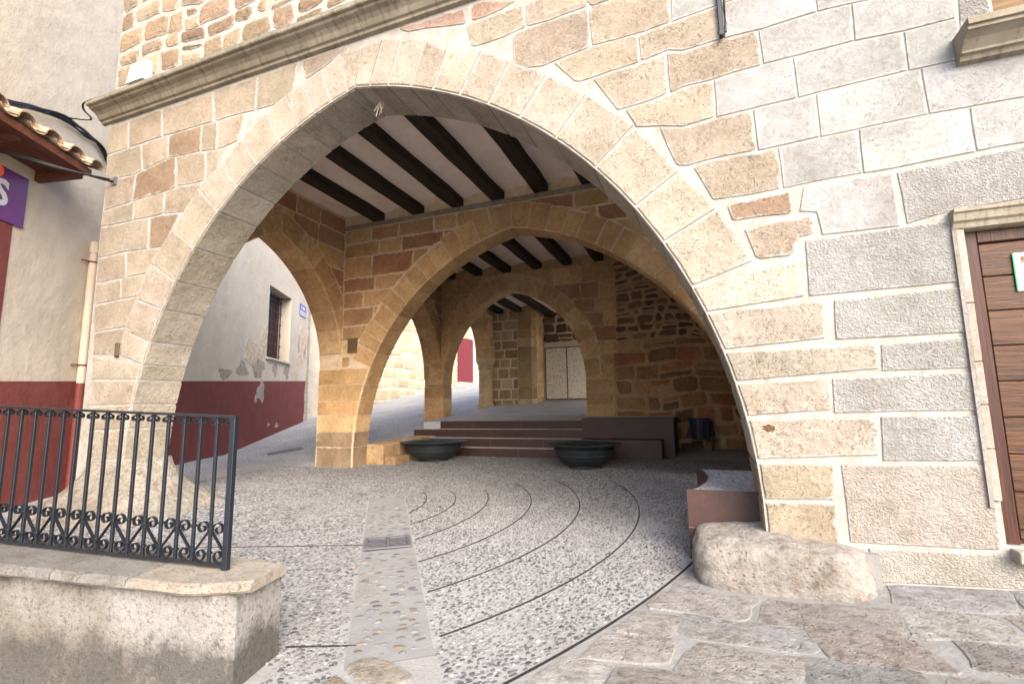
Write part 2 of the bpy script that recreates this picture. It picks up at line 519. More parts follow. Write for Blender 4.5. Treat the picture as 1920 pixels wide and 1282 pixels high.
def inset(P, d):
    out = []
    n = len(P)
    for i in range(n):
        a, b, c = P[i - 1], P[i], P[(i + 1) % n]
        e1 = (b[0] - a[0], b[1] - a[1]); e2 = (c[0] - b[0], c[1] - b[1])
        l1 = math.hypot(*e1) or 1e-6; l2 = math.hypot(*e2) or 1e-6
        n1 = (-e1[1] / l1, e1[0] / l1); n2 = (-e2[1] / l2, e2[0] / l2)
        m = (n1[0] + n2[0], n1[1] + n2[1])
        ml = math.hypot(*m) or 1e-6
        m = (m[0] / ml, m[1] / ml)
        k = d / max(0.6, m[0] * n1[0] + m[1] * n1[1])
        out.append((b[0] + m[0] * k, b[1] + m[1] * k))
    for _ in range(6):                  # edges that turned over collapse to a point
        bad = False
        for i in range(n):
            j = (i + 1) % n
            e0 = (P[j][0] - P[i][0], P[j][1] - P[i][1])
            e1 = (out[j][0] - out[i][0], out[j][1] - out[i][1])
            if e0[0] * e1[0] + e0[1] * e1[1] < 0:
                q = ((out[i][0] + out[j][0]) / 2, (out[i][1] + out[j][1]) / 2)
                out[i] = out[j] = q
                bad = True
        if not bad: break
    return out

def outline(P, seg, jit, cut, rng):
    if area2(P) < 0:
        P = P[::-1]
    Q = []
    n = len(P)
    for i in range(n):
        a, b, c = P[i - 1], P[i], P[(i + 1) % n]
        l1 = math.hypot(b[0] - a[0], b[1] - a[1]); l2 = math.hypot(c[0] - b[0], c[1] - b[1])
        if l1 < 1e-4:
            continue
        dot = ((b[0] - a[0]) * (c[0] - b[0]) + (b[1] - a[1]) * (c[1] - b[1])) / max(1e-6, l1 * l2)
        if dot < 0.75 and cut > 0:
            k1 = min(cut * rng.uniform(0.5, 1.3), l1 * 0.3); k2 = min(cut * rng.uniform(0.5, 1.3), l2 * 0.3)
            Q.append((b[0] + (a[0] - b[0]) * k1 / l1, b[1] + (a[1] - b[1]) * k1 / l1))
            Q.append((b[0] + (c[0] - b[0]) * k2 / max(1e-6, l2), b[1] + (c[1] - b[1]) * k2 / max(1e-6, l2)))
        else:
            Q.append(b)
    R = []
    n = len(Q)
    for i in range(n):
        a, b = Q[i], Q[(i + 1) % n]
        l = math.hypot(b[0] - a[0], b[1] - a[1])
        R.append(a)
        k = min(3, int(l / seg))
        for j in range(1, k + 1):
            t = j / (k + 1) + rng.uniform(-.1, .1) / (k + 1)
            R.append((a[0] + (b[0] - a[0]) * t, a[1] + (b[1] - a[1]) * t))
    return [(x + rng.uniform(-jit, jit), y + rng.uniform(-jit, jit)) for x, y in R]

def stone(name, poly, fr, mat, color, parent, rng=RND, gap=0.008, depth=0.05, bevel=0.005, proud=0.002, smear=0.045, bulge=0.0, seg=0.3, jit=0.005, cut=0.02):
    if abs(area2(poly)) < 0.006:
        return None
    xs = [p[0] for p in poly]; zs = [p[1] for p in poly]
    md = min(max(xs) - min(xs), max(zs) - min(zs))
    smear = min(smear, md * 0.16)
    P = outline(poly, seg, jit, cut, rng)
    A = inset(P, gap); B = inset(P, gap + bevel); C = inset(P, gap + bevel + smear)
    n = len(P)
    v = [fr(x, z, depth) for x, z in A] + [fr(x, z, -proud + bevel) for x, z in A] + [fr(x, z, -proud) for x, z in B]
    v += [fr(x, z, -proud - bulge * rng.uniform(0.6, 1.2)) for x, z in C]
    e = [1] * n + [1] * n + [0.85] * n + [0.0] * n
    f = []
    for k in range(3):
        for i in range(n):
            j = (i + 1) % n
            f.append((k * n + i, k * n + j, (k + 1) * n + j, (k + 1) * n + i))
    gx_ = sum(p[0] for p in C) / n; gz_ = sum(p[1] for p in C) / n
    star = all((C[i][0] - gx_) * (C[(i + 1) % n][1] - gz_) - (C[(i + 1) % n][0] - gx_) * (C[i][1] - gz_) > -1e-4 for i in range(n))
    if star:
        v.append(fr(gx_, gz_, -proud - bulge * 1.1)); e.append(0.0)
        f += [(3 * n + i, 3 * n + (i + 1) % n, 4 * n) for i in range(n)]
    else:
        f.append(tuple(3 * n + i for i in range(n)))
    return link(name, v, f, mat, parent, e, color)

def tone(c, rng=RND, v=0.09, h=0.016):
    k = 1 + rng.uniform(-v, v)
    return tuple(max(0.01, x * k * (1 + rng.uniform(-h, h))) for x in c)

class Arch:
    """Pointed arch: two circle arcs in (a, z). L springs on the low-a side, R on the high-a side."""
    def __init__(self, lc, rc, zs=None):
        self.lc, self.rc = lc, rc
        lo, hi = lc[0] - lc[2], rc[0] + rc[2]
        for _ in range(60):
            m = (lo + hi) / 2
            if self._l(m) < self._r(m): lo = m
            else: hi = m
        self.apex = (m, self._l(m))
        self.x0, self.x1 = lc[0] - lc[2], rc[0] + rc[2]
        self.aL = math.atan2(self.apex[1] - lc[1], lc[0] - m)
        self.aR = math.atan2(self.apex[1] - rc[1], m - rc[0])
    def _l(self, x):
        cx, cz, r = self.lc
        if x >= cx: return cz + r
        return cz + math.sqrt(max(0, r * r - (x - cx) ** 2))
    def _r(self, x):
        cx, cz, r = self.rc
        if x <= cx: return cz + r
        return cz + math.sqrt(max(0, r * r - (x - cx) ** 2))
    def h(self, x, g=0.0):
        """height of the curve enlarged by g at x, or None outside"""
        lc, rc = self.lc, self.rc
        if x < lc[0] - lc[2] - g or x > rc[0] + rc[2] + g: return None
        l = lc[1] + math.sqrt(max(0, (lc[2] + g) ** 2 - (x - lc[0]) ** 2)) if x < lc[0] else 1e9
        r = rc[1] + math.sqrt(max(0, (rc[2] + g) ** 2 - (x - rc[0]) ** 2)) if x > rc[0] else 1e9
        return min(l, r)
    def pt(self, side, a, g=0.0):
        cx, cz, r = self.lc if side == 'L' else self.rc
        s = -1 if side == 'L' else 1
        if a < 0:                     # below the springing the jamb is straight
            return (cx + s * (r + g), cz + r * math.sin(a))
        return (cx + s * (r + g) * math.cos(a), cz + (r + g) * math.sin(a))

def arch_wall(name, fr, t, x0, x1, zb, zt, arch, mat, parent, g=0.010, rec=0.007, extra=None):
    """Mortar core of a wall with an arched opening; slightly behind the stone faces."""
    xs = set([x0, x1, arch.x0 - g, arch.x1 + g, arch.apex[0]])
    k = 26
    for s in ('L', 'R'):
        aa = arch.aL if s == 'L' else arch.aR
        for i in range(k + 1):
            xs.add(arch.pt(s, aa * i / k, g)[0])
    if extra:
        for e in extra: xs.update((e[0], e[1]))
    xs = sorted(x for x in xs if x0 - 1e-6 <= x <= x1 + 1e-6)
    mb = MB()
    d0, d1 = rec, t - rec
    for a, b in zip(xs, xs[1:]):
        if b - a < 1e-5: continue
        m = (a + b) / 2
        ha = hb = zb
        ztop = zt
        if arch.x0 - g < m < arch.x1 + g:
            ha = max(zb, arch.h(min(max(a, arch.x0 - g + 1e-6), arch.x1 + g - 1e-6), g) or zb)
            hb = max(zb, arch.h(min(max(b, arch.x0 - g + 1e-6), arch.x1 + g - 1e-6), g) or zb)
        if extra:
            for e in extra:
                if e[0] < m < e[1]:
                    if e[2] is not None: ha = hb = e[2]
                    if e[3] is not None: ztop = e[3]
        mb.add([fr(a, ha, d0), fr(b, hb, d0), fr(b, ztop, d0), fr(a, ztop, d0), fr(a, ha, d1), fr(b, hb, d1), fr(b, ztop, d1), fr(a, ztop, d1)],
               [(0, 1, 2, 3), (5, 4, 7, 6), (1, 0, 4, 5), (3, 2, 6, 7)])
        if a == xs[0]: mb.f.append(tuple(len(mb.v) - 8 + i for i in (0, 3, 7, 4)))
        if b == xs[-1]: mb.f.append(tuple(len(mb.v) - 8 + i for i in (1, 5, 6, 2)))
    # jambs of the opening
    for xj, s in ((arch.x0 - g, 1), (arch.x1 + g, -1)):
        if x0 < xj < x1:
            zc = (arch.lc if s == 1 else arch.rc)[1]
            mb.add([fr(xj, zb, d0), fr(xj, zc, d0), fr(xj, zc, d1), fr(xj, zb, d1)], [(0, 1, 2, 3)])
    return mb.build(name, mat, parent)

def voussoir(arch, side, a0, a1, o0, o1, fr, t, mat, color, parent, gap=0.007, ch=0.035, proud=0.010, name='voussoir', back=0.0):
    """One wedge of an arch, through the whole thickness of the wall. o0, o1: outer corners in (a, z)."""
    r = (arch.lc if side == 'L' else arch.rc)[2]
    da = gap / r * (1 if a1 > a0 else -1)
    ts = [0.0, 0.09, 0.5, 0.91, 1.0]
    v, e = [], []
    for t_ in ts:
        a = a0 + da + (a1 - a0 - 2 * da) * t_
        pin = arch.pt(side, a)
        ol = math.hypot(o1[0] - o0[0], o1[1] - o0[1]) or 1e-6
        k = gap / ol + (1 - 2 * gap / ol) * t_
        po = (o0[0] + (o1[0] - o0[0]) * k, o0[1] + (o1[1] - o0[1]) * k)
        d = (po[0] - pin[0], po[1] - pin[1])
        L = math.hypot(*d) or 1e-6
        d = (d[0] / L, d[1] / L)
        j = RND.uniform(-.004, .004)
        pc = (pin[0] + d[0] * (ch + j), pin[1] + d[1] * (ch + j))
        pm = (po[0] - d[0] * 0.06, po[1] - d[1] * 0.06)
        po = (po[0] - d[0] * 0.008, po[1] - d[1] * 0.008)
        v += [fr(*po, -proud), fr(*pm, -proud), fr(*pc, -proud), fr(*pin, -proud + ch), fr(*pin, t + back), fr(*po, t + back)]
        ed = 1.0 if t_ in (0.0, 1.0) else 0.0
        e += [1.0, ed, ed * 0.8, 0.0, 0.0, 1.0]
    m = len(ts)
    f = []
    for k in range(m - 1):
        for i in range(6):
            j = (i + 1) % 6
            f.append((k * 6 + i, k * 6 + j, (k + 1) * 6 + j, (k + 1) * 6 + i))
    f += [tuple(reversed(range(6))), tuple((m - 1) * 6 + i for i in range(6))]
    return link(name, v, f, mat, parent, e, color)

def ring_voussoirs(arch, fr, t, th, n, mat, cols, parent, z0=None, rng=RND, ch=0.03, proud=0.01, sides='LR', gap=0.005):
    for s in sides:
        a_top = arch.aL if s == 'L' else arch.aR
        c = arch.lc if s == 'L' else arch.rc
        a0 = math.asin(max(-1, min(1, ((z0 if z0 is not None else c[1]) - c[1]) / c[2])))
        w = [rng.uniform(0.8, 1.25) for _ in range(n)]
        tot = sum(w)
        a = a0
        for k in range(n):
            b = a + (a_top - a0) * w[k] / tot
            tk = th * rng.uniform(0.92, 1.08)
            oa, ob = arch.pt(s, a, tk), arch.pt(s, b, tk)
            if k == n - 1:
                ob = (arch.apex[0], arch.apex[1] + th * 1.03)
            voussoir(arch, s, a, b, oa, ob, fr, t, mat, tone(rng.choice(cols), rng), parent, gap, ch, proud)
            a = b

def block_poly(xl, xr, z0, z1, ext):
    """Rectangle of a course with the arch ring (height function ext) cut away; None if nothing is left."""
    n = 9
    top, bot = [], []
    for i in range(n):
        x = xl + (xr - xl) * i / (n - 1)
        h = ext(x)
        b = z0 if h is None else max(z0, h)
        if b < z1 - 0.015:
            top.append((x, z1)); bot.append((x, b))
    if len(top) < 2: return None
    B = [bot[0]]
    for i in range(1, len(bot) - 1):
        (xa, ya), (xb, yb), (xc, yc) = B[-1], bot[i], bot[i + 1]
        lin = ya + (yc - ya) * (xb - xa) / (xc - xa)
        if abs(lin - yb) > 0.012: B.append(bot[i])
    B.append(bot[-1])
    return [top[0], top[-1]] + B[::-1]

def courses(fr, zs, x0, x1, ext, wr, mat, cols, parent, rng, name='block', skip=None, **kw):
    for z0, z1 in zip(zs, zs[1:]):
        x = x0 + rng.uniform(-0.15, 0)
        first = True
        while x < x1 - 0.02:
            w = rng.uniform(*wr)
            xa = max(x, x0)
            xb = min(x1, x + w)
            if x1 - xb < wr[0] * 0.5: xb = x1
            x = xb
            if xb - xa < 0.05: continue
            if skip and skip((xa + xb) / 2, (z0 + z1) / 2): continue
            p = block_poly(xa, xb, z0, z1, ext) if ext else [(xa, z0), (xb, z0), (xb, z1), (xa, z1)]
            if p: stone(name, p, fr, mat, tone(rng.choice(cols), rng, 0.14), parent, rng, **kw)

def rubble(fr, x0, x1, z0, z1, hr, wr, mat, cols, parent, rng, ext=None, name='rubble_stone', gap=0.018, **kw):
    z = z0
    while z < z1 - 0.05:
        h = rng.uniform(*hr)
        zz = min(z1, z + h)
        if z1 - zz < hr[0] * 0.5: zz = z1
        x = x0
        while x < x1 - 0.03:
            w = rng.uniform(*wr) * (0.7 + 0.5 * h / hr[1])
            xb = min(x1, x + w)
            if x1 - xb < wr[0] * 0.5: xb = x1
            j = lambda s: rng.uniform(-s, s)
            q = block_poly(x, xb, z, zz, ext) if ext else [(x, z), (xb, z), (xb, zz), (x, zz)]
            if q:
                q = [(a + j(0.04) + 0.03 * math.sin(2.3 * b + a), b + j(0.032) + 0.045 * math.sin(1.35 * a + z0) + 0.025 * math.sin(3.3 * a + b)) for a, b in q]
                if rng.random() < 0.28 and xb - x > wr[0] * 1.15 and len(q) == 4:   # two thin stones share one bed
                    t_ = rng.uniform(0.35, 0.65)
                    ml = (q[0][0] + (q[3][0] - q[0][0]) * t_, q[0][1] + (q[3][1] - q[0][1]) * t_); mr = (q[1][0] + (q[2][0] - q[1][0]) * t_, q[1][1] + (q[2][1] - q[1][1]) * t_)
                    stone(name, [q[0], q[1], mr, ml], fr, mat, tone(rng.choice(cols), rng, 0.2), parent, rng, gap=gap * 0.8, seg=0.16, jit=0.01, cut=0.04, **kw)
                    q = [ml, mr, q[2], q[3]]
                stone(name, q, fr, mat, tone(rng.choice(cols), rng, 0.2), parent, rng, gap=gap * rng.uniform(0.7, 1.5), seg=0.16, jit=0.014, cut=0.075, **kw)
            x = xb
        z = zz

def ground_z(x, y):
    """Street level: a gentle fall towards the camera, a ramp climbing behind the arcade."""
    if y < 8.7:
        z = 0.1 + 0.035 * (y - 4.0)
        if y < 0: z = 0.1 - 0.14
        if x < -1.9 and y < 2.0: z -= 0.35 * min(1.0, (2.0 - y) / 0.3) * min(1.0, (-1.9 - x) / 0.3)
        if x > 0.4 and y < 6: z += 0.05 * min(3.0, x - 0.4)
        return z
    t = min(22.0, max(0.0, (y - 8.7) - 0.35 * max(0.0, -7.9 - x)))
    return 0.2645 + 0.15 * t
def floor_z(x, y):
    return 0.1 + 0.035 * (y - 4.0)
BLOCKS = [
('t',[(-8.352,5.856),(-7.872,5.859),(-7.821,5.404),(-8.334,5.393)]),
('t',[(-7.872,5.859),(-7.122,5.865),(-7.08,5.419),(-7.821,5.404)]),
('t',[(-7.122,5.865),(-6.097,5.873),(-6.022,5.408),(-6.292,5.416),(-7.08,5.419)]),
('t',[(-6.097,5.873),(-5.264,5.88),(-5.256,5.385),(-6.022,5.408)]),
('t',[(-5.264,5.88),(-4.562,5.885),(-4.637,5.368),(-4.887,5.375),(-5.256,5.385)]),
('t',[(-8.347,5.393),(-7.532,5.41),(-7.44,4.977),(-7.673,4.942),(-8.296,4.975)]),
('t',[(-7.532,5.41),(-7.125,5.419),(-6.933,5.418),(-6.913,5.058),(-7.44,4.977)]),
('b',[(-6.933,5.418),(-6.26,5.415),(-6.251,5.012),(-6.913,5.058)]),
('y',[(-6.26,5.415),(-5.95,5.406),(-5.942,4.986),(-6.251,5.012)]),
('t',[(-5.95,5.406),(-5.446,5.391),(-5.55,5.014),(-5.841,4.978),(-5.942,4.986)]),
('t',[(-8.296,4.975),(-7.673,4.942),(-7.591,4.954),(-7.616,4.525),(-8.286,4.493)]),
('b',[(-7.591,4.954),(-6.88,5.063),(-6.747,5.052),(-6.693,4.581),(-6.921,4.558),(-7.616,4.525)]),
('t',[(-6.747,5.052),(-6.147,5.003),(-6.114,4.565),(-6.693,4.581)]),
('t',[(-6.147,5.003),(-5.841,4.978),(-5.753,4.989),(-5.942,4.557),(-6.114,4.565)]),
('t',[(-8.298,4.493),(-7.651,4.524),(-7.569,4.528),(-7.552,4.226),(-8.31,4.239)]),
('t',[(-7.569,4.528),(-6.921,4.558),(-6.901,4.213),(-7.552,4.226)]),
('t',[(-6.921,4.558),(-6.64,4.586),(-6.165,4.567),(-6.415,4.18),(-6.542,4.188),(-6.901,4.213)]),
('t',[(-8.31,4.239),(-7.193,4.22),(-7.167,3.752),(-7.666,3.772),(-8.298,3.756)]),
('b',[(-7.193,4.22),(-6.957,4.216),(-6.564,4.19),(-6.812,3.737),(-6.977,3.744),(-7.167,3.752)]),
('t',[(-8.298,3.756),(-7.642,3.771),(-7.588,3.383),(-8.274,3.37)]),
('t',[(-7.642,3.771),(-6.977,3.744),(-6.856,3.739),(-7.077,3.393),(-7.233,3.39),(-7.588,3.383)]),
('t',[(-8.274,3.37),(-7.693,3.381),(-7.671,3.065),(-8.273,3.047)]),
('t',[(-7.693,3.381),(-7.233,3.39),(-7.121,3.392),(-7.259,3.077),(-7.372,3.074),(-7.671,3.065)]),
('t',[(-8.273,3.047),(-7.372,3.074),(-7.282,3.076),(-7.339,2.663),(-8.219,2.629)]),
('t',[(-8.219,2.629),(-7.475,2.658),(-7.488,2.266),(-8.189,2.285)]),
('t',[(-4.51,5.891),(-3.766,5.882),(-3.882,5.759),(-4.166,5.682),(-4.442,5.598)]),
('r',[(-3.075,5.872),(-2.191,5.866),(-2.165,5.648),(-2.927,5.791)]),
('r',[(-2.132,5.866),(-1.977,5.865),(-1.574,5.733),(-1.758,5.676),(-2.113,5.651)]),
('t',[(-2.191,5.634),(-1.497,5.669),(-1.479,5.378),(-1.55,5.376),(-1.936,5.327),(-2.127,5.354)]),
('t',[(-1.497,5.669),(-1.385,5.675),(-0.842,5.681),(-0.819,5.399),(-1.479,5.378)]),
('t',[(-0.842,5.681),(-0.409,5.687),(-0.183,5.69),(-0.172,5.424),(-0.612,5.409),(-0.819,5.399)]),
('t',[(-1.628,5.366),(-1.55,5.376),(-0.825,5.399),(-0.813,4.964),(-1.304,4.897),(-1.647,4.93)]),
('t',[(-0.825,5.399),(-0.612,5.409),(-0.051,5.429),(-0.061,4.983),(-0.293,4.962),(-0.813,4.964)]),
('g',[(-0.051,5.429),(0.255,5.439),(0.698,5.455),(0.539,5.032),(0.408,5.032),(0.043,4.992),(-0.061,4.983)]),
('t',[(-1.213,4.909),(-0.803,4.966),(-0.372,4.962),(-0.357,4.664),(-0.406,4.658),(-0.868,4.619),(-0.975,4.611)]),
('t',[(-0.372,4.962),(-0.293,4.962),(0.043,4.992),(0.381,5.029),(0.376,4.685),(0.024,4.663),(-0.095,4.698),(-0.357,4.664)]),
('g',[(0.381,5.029),(0.996,5.034),(1.095,5.03),(1.095,4.708),(0.675,4.683),(0.376,4.685)]),
('g',[(1.095,5.03),(1.528,5.013),(1.707,5.006),(1.676,4.694),(1.458,4.697),(1.21,4.709),(1.095,4.708)]),
('g',[(1.707,5.006),(2.08,4.991),(2.047,4.687),(1.676,4.694)]),
('t',[(-0.815,4.623),(-0.406,4.658),(-0.128,4.694),(-0.118,4.271),(-0.51,4.226),(-0.599,4.225)]),
('t',[(-0.128,4.694),(-0.095,4.698),(0.024,4.663),(0.385,4.685),(0.646,4.683),(0.663,4.351),(0.247,4.315),(0.004,4.313),(-0.118,4.271)]),
('g',[(0.646,4.683),(0.675,4.683),(1.095,4.708),(1.21,4.709),(1.334,4.703),(1.33,4.37),(0.663,4.351)]),
('g',[(1.334,4.703),(1.458,4.697),(2.004,4.688),(1.989,4.359),(1.663,4.351),(1.33,4.37)]),
('t',[(-0.525,4.226),(-0.118,4.271),(0.004,4.313),(0.265,4.317),(0.264,3.957),(-0.017,3.934),(-0.181,3.972),(-0.436,4.02)]),
('g',[(0.265,4.317),(0.65,4.35),(0.886,4.357),(0.891,3.98),(0.264,3.957)]),
('g',[(0.886,4.357),(1.33,4.37),(1.652,4.351),(1.653,4.013),(0.891,3.98)]),
('g',[(1.652,4.351),(1.989,4.359),(2.044,4.016),(1.653,4.013)]),
('t',[(-0.223,3.98),(-0.181,3.972),(-0.017,3.934),(0.251,3.957),(0.552,3.968),(0.565,3.579),(0.312,3.575),(0.006,3.553),(-0.106,3.575)]),
('g',[(0.552,3.968),(0.875,3.98),(1.019,3.986),(1.024,3.599),(0.565,3.579)]),
('g',[(1.019,3.986),(1.639,4.013),(1.731,4.014),(1.741,3.624),(1.024,3.599)]),
('g',[(1.731,4.014),(2.051,4.016),(2.375,4.015),(2.329,3.623),(1.741,3.624)]),
('t',[(0.028,3.555),(0.312,3.575),(0.553,3.578),(0.714,3.585),(0.725,3.212),(0.232,3.196),(0.18,3.197)]),
('g',[(0.714,3.585),(1.039,3.6),(1.285,3.608),(1.287,3.236),(0.956,3.231),(0.775,3.214),(0.725,3.212)]),
('g',[(1.285,3.608),(1.747,3.624),(1.986,3.624),(1.987,3.27),(1.474,3.238),(1.287,3.236)]),
('g',[(1.986,3.624),(2.329,3.623),(2.289,3.283),(1.987,3.27)]),
('b',[(0.284,3.159),(0.778,3.195),(0.777,2.993),(0.323,2.995)]),
('g',[(0.867,3.206),(1.472,3.217),(1.486,2.773),(0.962,2.777),(0.941,2.967),(0.823,2.995)]),
('h',[(1.495,3.212),(2.286,3.264),(2.239,2.868),(1.8,2.845),(1.52,2.781)]),
('t',[(0.401,2.936),(0.929,2.955),(0.915,2.792),(0.801,2.773),(0.77,2.625),(0.477,2.635)]),
('h',[(0.841,2.758),(1.787,2.781),(1.789,2.305),(0.829,2.295)]),
('h',[(0.997,2.257),(1.786,2.278),(1.786,1.938),(0.983,1.935)]),
('h',[(1.27,1.893),(1.786,1.915),(1.817,1.685),(1.257,1.681)]),
('h',[(0.93,1.649),(1.818,1.667),(1.817,1.388),(0.92,1.378)]),
('h',[(1.216,1.359),(1.817,1.366),(1.815,1.043),(1.197,1.028)]),
('H',[(0.935,1.002),(1.813,1.025),(1.811,0.777),(1.829,0.76),(1.814,0.455),(0.939,0.436)]),
('H',[(1.049,0.415),(1.952,0.444),(1.925,0.218),(1.058,0.175)]),
('h',[(2.021,4.596),(2.196,4.579),(2.206,4.175),(2.072,4.151),(1.994,4.197)]),
('h',[(2.07,4.129),(2.389,4.126),(2.372,3.986),(2.058,3.966)])]
VOUSS = [
('R',1.3541,1.2993,(-3.282,5.805),(-3.028,5.72),'v'),
('R',1.2993,1.2331,(-3.028,5.72),(-2.691,5.623),'v'),
('R',1.2331,1.17,(-2.691,5.623),(-2.416,5.408),'v'),
('R',1.17,1.0961,(-2.416,5.408),(-1.981,5.278),'v'),
('R',1.0961,1.0169,(-1.981,5.278),(-1.675,5.051),'v'),
('R',1.0169,0.9302,(-1.675,5.051),(-1.267,4.803),'v'),
('R',0.9302,0.8312,(-1.267,4.803),(-0.873,4.467),'v'),
('R',0.8312,0.7213,(-0.873,4.467),(-0.434,4.047),'v'),
('R',0.7213,0.6054,(-0.434,4.047),(-0.068,3.517),'v'),
('R',0.6054,0.5179,(-0.068,3.517),(0.214,3.122),'v'),
('R',0.5179,0.4213,(0.214,3.122),(0.468,2.627),'v'),
('L',1.3498,1.3064,(-3.549,5.781),(-3.883,5.803),'v'),
('L',1.3064,1.2541,(-3.883,5.803),(-4.174,5.663),'v'),
('L',1.2541,1.2004,(-4.174,5.663),(-4.484,5.58),'v'),
('L',1.2004,1.1414,(-4.484,5.58),(-4.732,5.469),'v'),
('L',1.1414,1.0753,(-4.732,5.469),(-5.066,5.33),'v'),
('L',1.0753,0.9836,(-5.066,5.33),(-5.485,5.037),'v'),
('L',0.9836,0.8995,(-5.485,5.037),(-5.821,4.753),'v'),
('L',0.8995,0.8092,(-5.821,4.753),(-6.24,4.49),'v'),
('L',0.8092,0.6849,(-6.24,4.49),(-6.688,3.965),'v'),
('L',0.6849,0.575,(-6.688,3.965),(-7.096,3.543),'v'),
('L',0.575,0.4865,(-7.096,3.543),(-7.334,3.047),'v'),
('L',0.4865,0.3873,(-7.334,3.047),(-7.55,2.623),'v'),
('L',0.3873,0.3202,(-7.55,2.623),(-7.532,2.252),'v'),
('R',0.4213,0.3701,(0.772,2.603),(0.814,2.292),'v'),
('R',0.3692,0.2995,(0.936,2.263),(0.923,1.947),'v'),
('R',0.2975,0.2432,(1.254,1.898),(1.245,1.698),'w'),
('R',0.2415,0.1849,(0.912,1.65),(0.911,1.398),'w'),
('R',0.1814,0.1145,(1.199,1.355),(1.188,1.066),'w'),
('R',0.1119,0.0527,(0.891,1.004),(0.884,0.732),'y'),
('R',0.051,-0.0196,(0.884,0.724),(0.885,0.398),'y'),
('L',0.3202,0.2768,(-8.186,2.27),(-8.158,1.946),'v'),
('L',0.2753,0.2062,(-8.156,1.93),(-8.135,1.574),'v'),
('L',0.2048,0.1369,(-8.132,1.559),(-8.103,1.23),'v'),
('L',0.1355,0.0529,(-8.101,1.215),(-8.072,0.819),'v')]
# ------------------------------------------------------------------ ground
def axis(lo, hi, fine_lo, fine_hi, step):
    a = list(np.arange(fine_lo, fine_hi + 1e-6, step))
    s, x = step, fine_hi
    while x < hi:
        s *= 1.5; x += s; a.append(min(x, hi))
    s, x = step, fine_lo
    while x > lo:
        s *= 1.5; x -= s; a.insert(0, max(x, lo))
    return a
gx, gy = axis(-400, 400, -18.0, 4.0, 0.5), axis(-300, 400, -1.0, 20.0, 0.35)
gx = sorted(set([round(float(x), 3) for x in gx] + [-7.1, 1.9]))
gy = sorted(set([round(float(y), 3) for y in gy] + [8.7, 13.2]))
gv = [(x, y, ground_z(x, y)) for y in gy for x in gx]
gf = []
for j in range(len(gy) - 1):
    for i in range(len(gx) - 1):
        cx_, cy_ = (gx[i] + gx[i + 1]) / 2, (gy[j] + gy[j + 1]) / 2
        if -7.1 < cx_ < 1.9 and 8.7 < cy_ < 13.2:
            continue
        a = j * len(gx) + i
        gf.append((a, a + 1, a + 1 + len(gx), a + len(gx)))
street = link('ground', gv, gf, 'pebble_sheet', smooth=True)
tag(street, kind='structure')

# courtyard floor: cement bedding, laid 6 mm above the street sheet; pebbles, gutter and steel strips are its pieces
fv, ff = [], []
XS = [-9.2, -8.4, -7.1, -6, -5, -4, -3, -2, -1, -0.2, 0.8, 1.9]
YS = [1.3, 2, 3, 4, 5, 6, 7, 8, 8.7, 9.5, 10.3, 11.3, 13.2]
for y in YS:
    for x in XS:
        fv.append((x, y, floor_z(x, y) + 0.006))
for j in range(len(YS) - 1):
    for i in range(len(XS) - 1):
        if YS[j] >= 8.7 and XS[i] < -7.1: continue
        if XS[i] >= -0.2 and YS[j] < 4.0: continue
        if XS[i] < -2.0 and YS[j] < 2.0: continue
        a = j * len(XS) + i
        ff.append((a, a + 1, a + 1 + len(XS), a + len(XS)))
floor = link('courtyard_floor', fv, ff, 'bedding')
tag(floor, kind='structure')

GD = Vector((-2.43, 3.40)).normalized()
GN = Vector((GD.y, -GD.x))
G0 = Vector((-1.715, 2.505))           # middle of its near end
# steel strips set in the paving (centre, radius, start and end angle in degrees)
STRIPS = [(-9.79, 7.32, 9.99, -29.0, -13.5), (-5.94, 5.67, 5.18, -36.0, 31.0), (-5.63, 5.51, 4.17, -32.5, 39.0), (-5.40, 5.49, 3.31, -29.5, 42.0),
          (-5.44, 5.48, 2.75, -25.0, 36.0), (-5.0, 5.58, 1.85, -22.0, 48.0), (-5.19, 5.51, 1.64, -10.0, 47.0)]
def strip_mesh(pts, w, lift=0.010):
    v, f = [], []
    for i, p in enumerate(pts):
        a, b = pts[max(0, i - 1)], pts[min(len(pts) - 1, i + 1)]
        dx, dy = b[0] - a[0], b[1] - a[1]
        l = math.hypot(dx, dy)
        nx, ny = -dy / l * w / 2, dx / l * w / 2
        for s in (-1, 1):
            for z in (-0.01, lift):
                v.append((p[0] + s * nx, p[1] + s * ny, floor_z(*p) + 0.006 + z))
        if i:
            o = 4 * i
            f += [(o - 3, o - 1, o + 3, o + 1), (o - 4, o - 3, o + 1, o), (o - 1, o - 2, o + 2, o + 3)]
    return v, f
def arc_pts(c, n=48):
    cx, cy, r, a0, a1 = c
    return [(cx + r * math.cos(math.radians(a0 + (a1 - a0) * k / n)), cy + r * math.sin(math.radians(a0 + (a1 - a0) * k / n))) for k in range(n + 1)]
for k, c in enumerate(STRIPS):
    P_ = [q for q in arc_pts(c, 90) if (q[0] - G0.x) * GN.x + (q[1] - G0.y) * GN.y > 0.25 or k == 0]
    v, f = strip_mesh(P_, 0.013 if k else 0.018, 0.006)
    link('steel_strip', v, f, 'strip', floor)
for a, b in (((-4.6, 3.79), (-3.19, 4.27)), ((-2.42, 2.45), (-1.98, 2.61)), ((-7.0, 3.0), (-4.6, 3.79))):
    v, f = strip_mesh([a, ((a[0] + b[0]) / 2, (a[1] + b[1]) / 2), b], 0.012, 0.006)
    link('steel_strip', v, f, 'strip', floor)

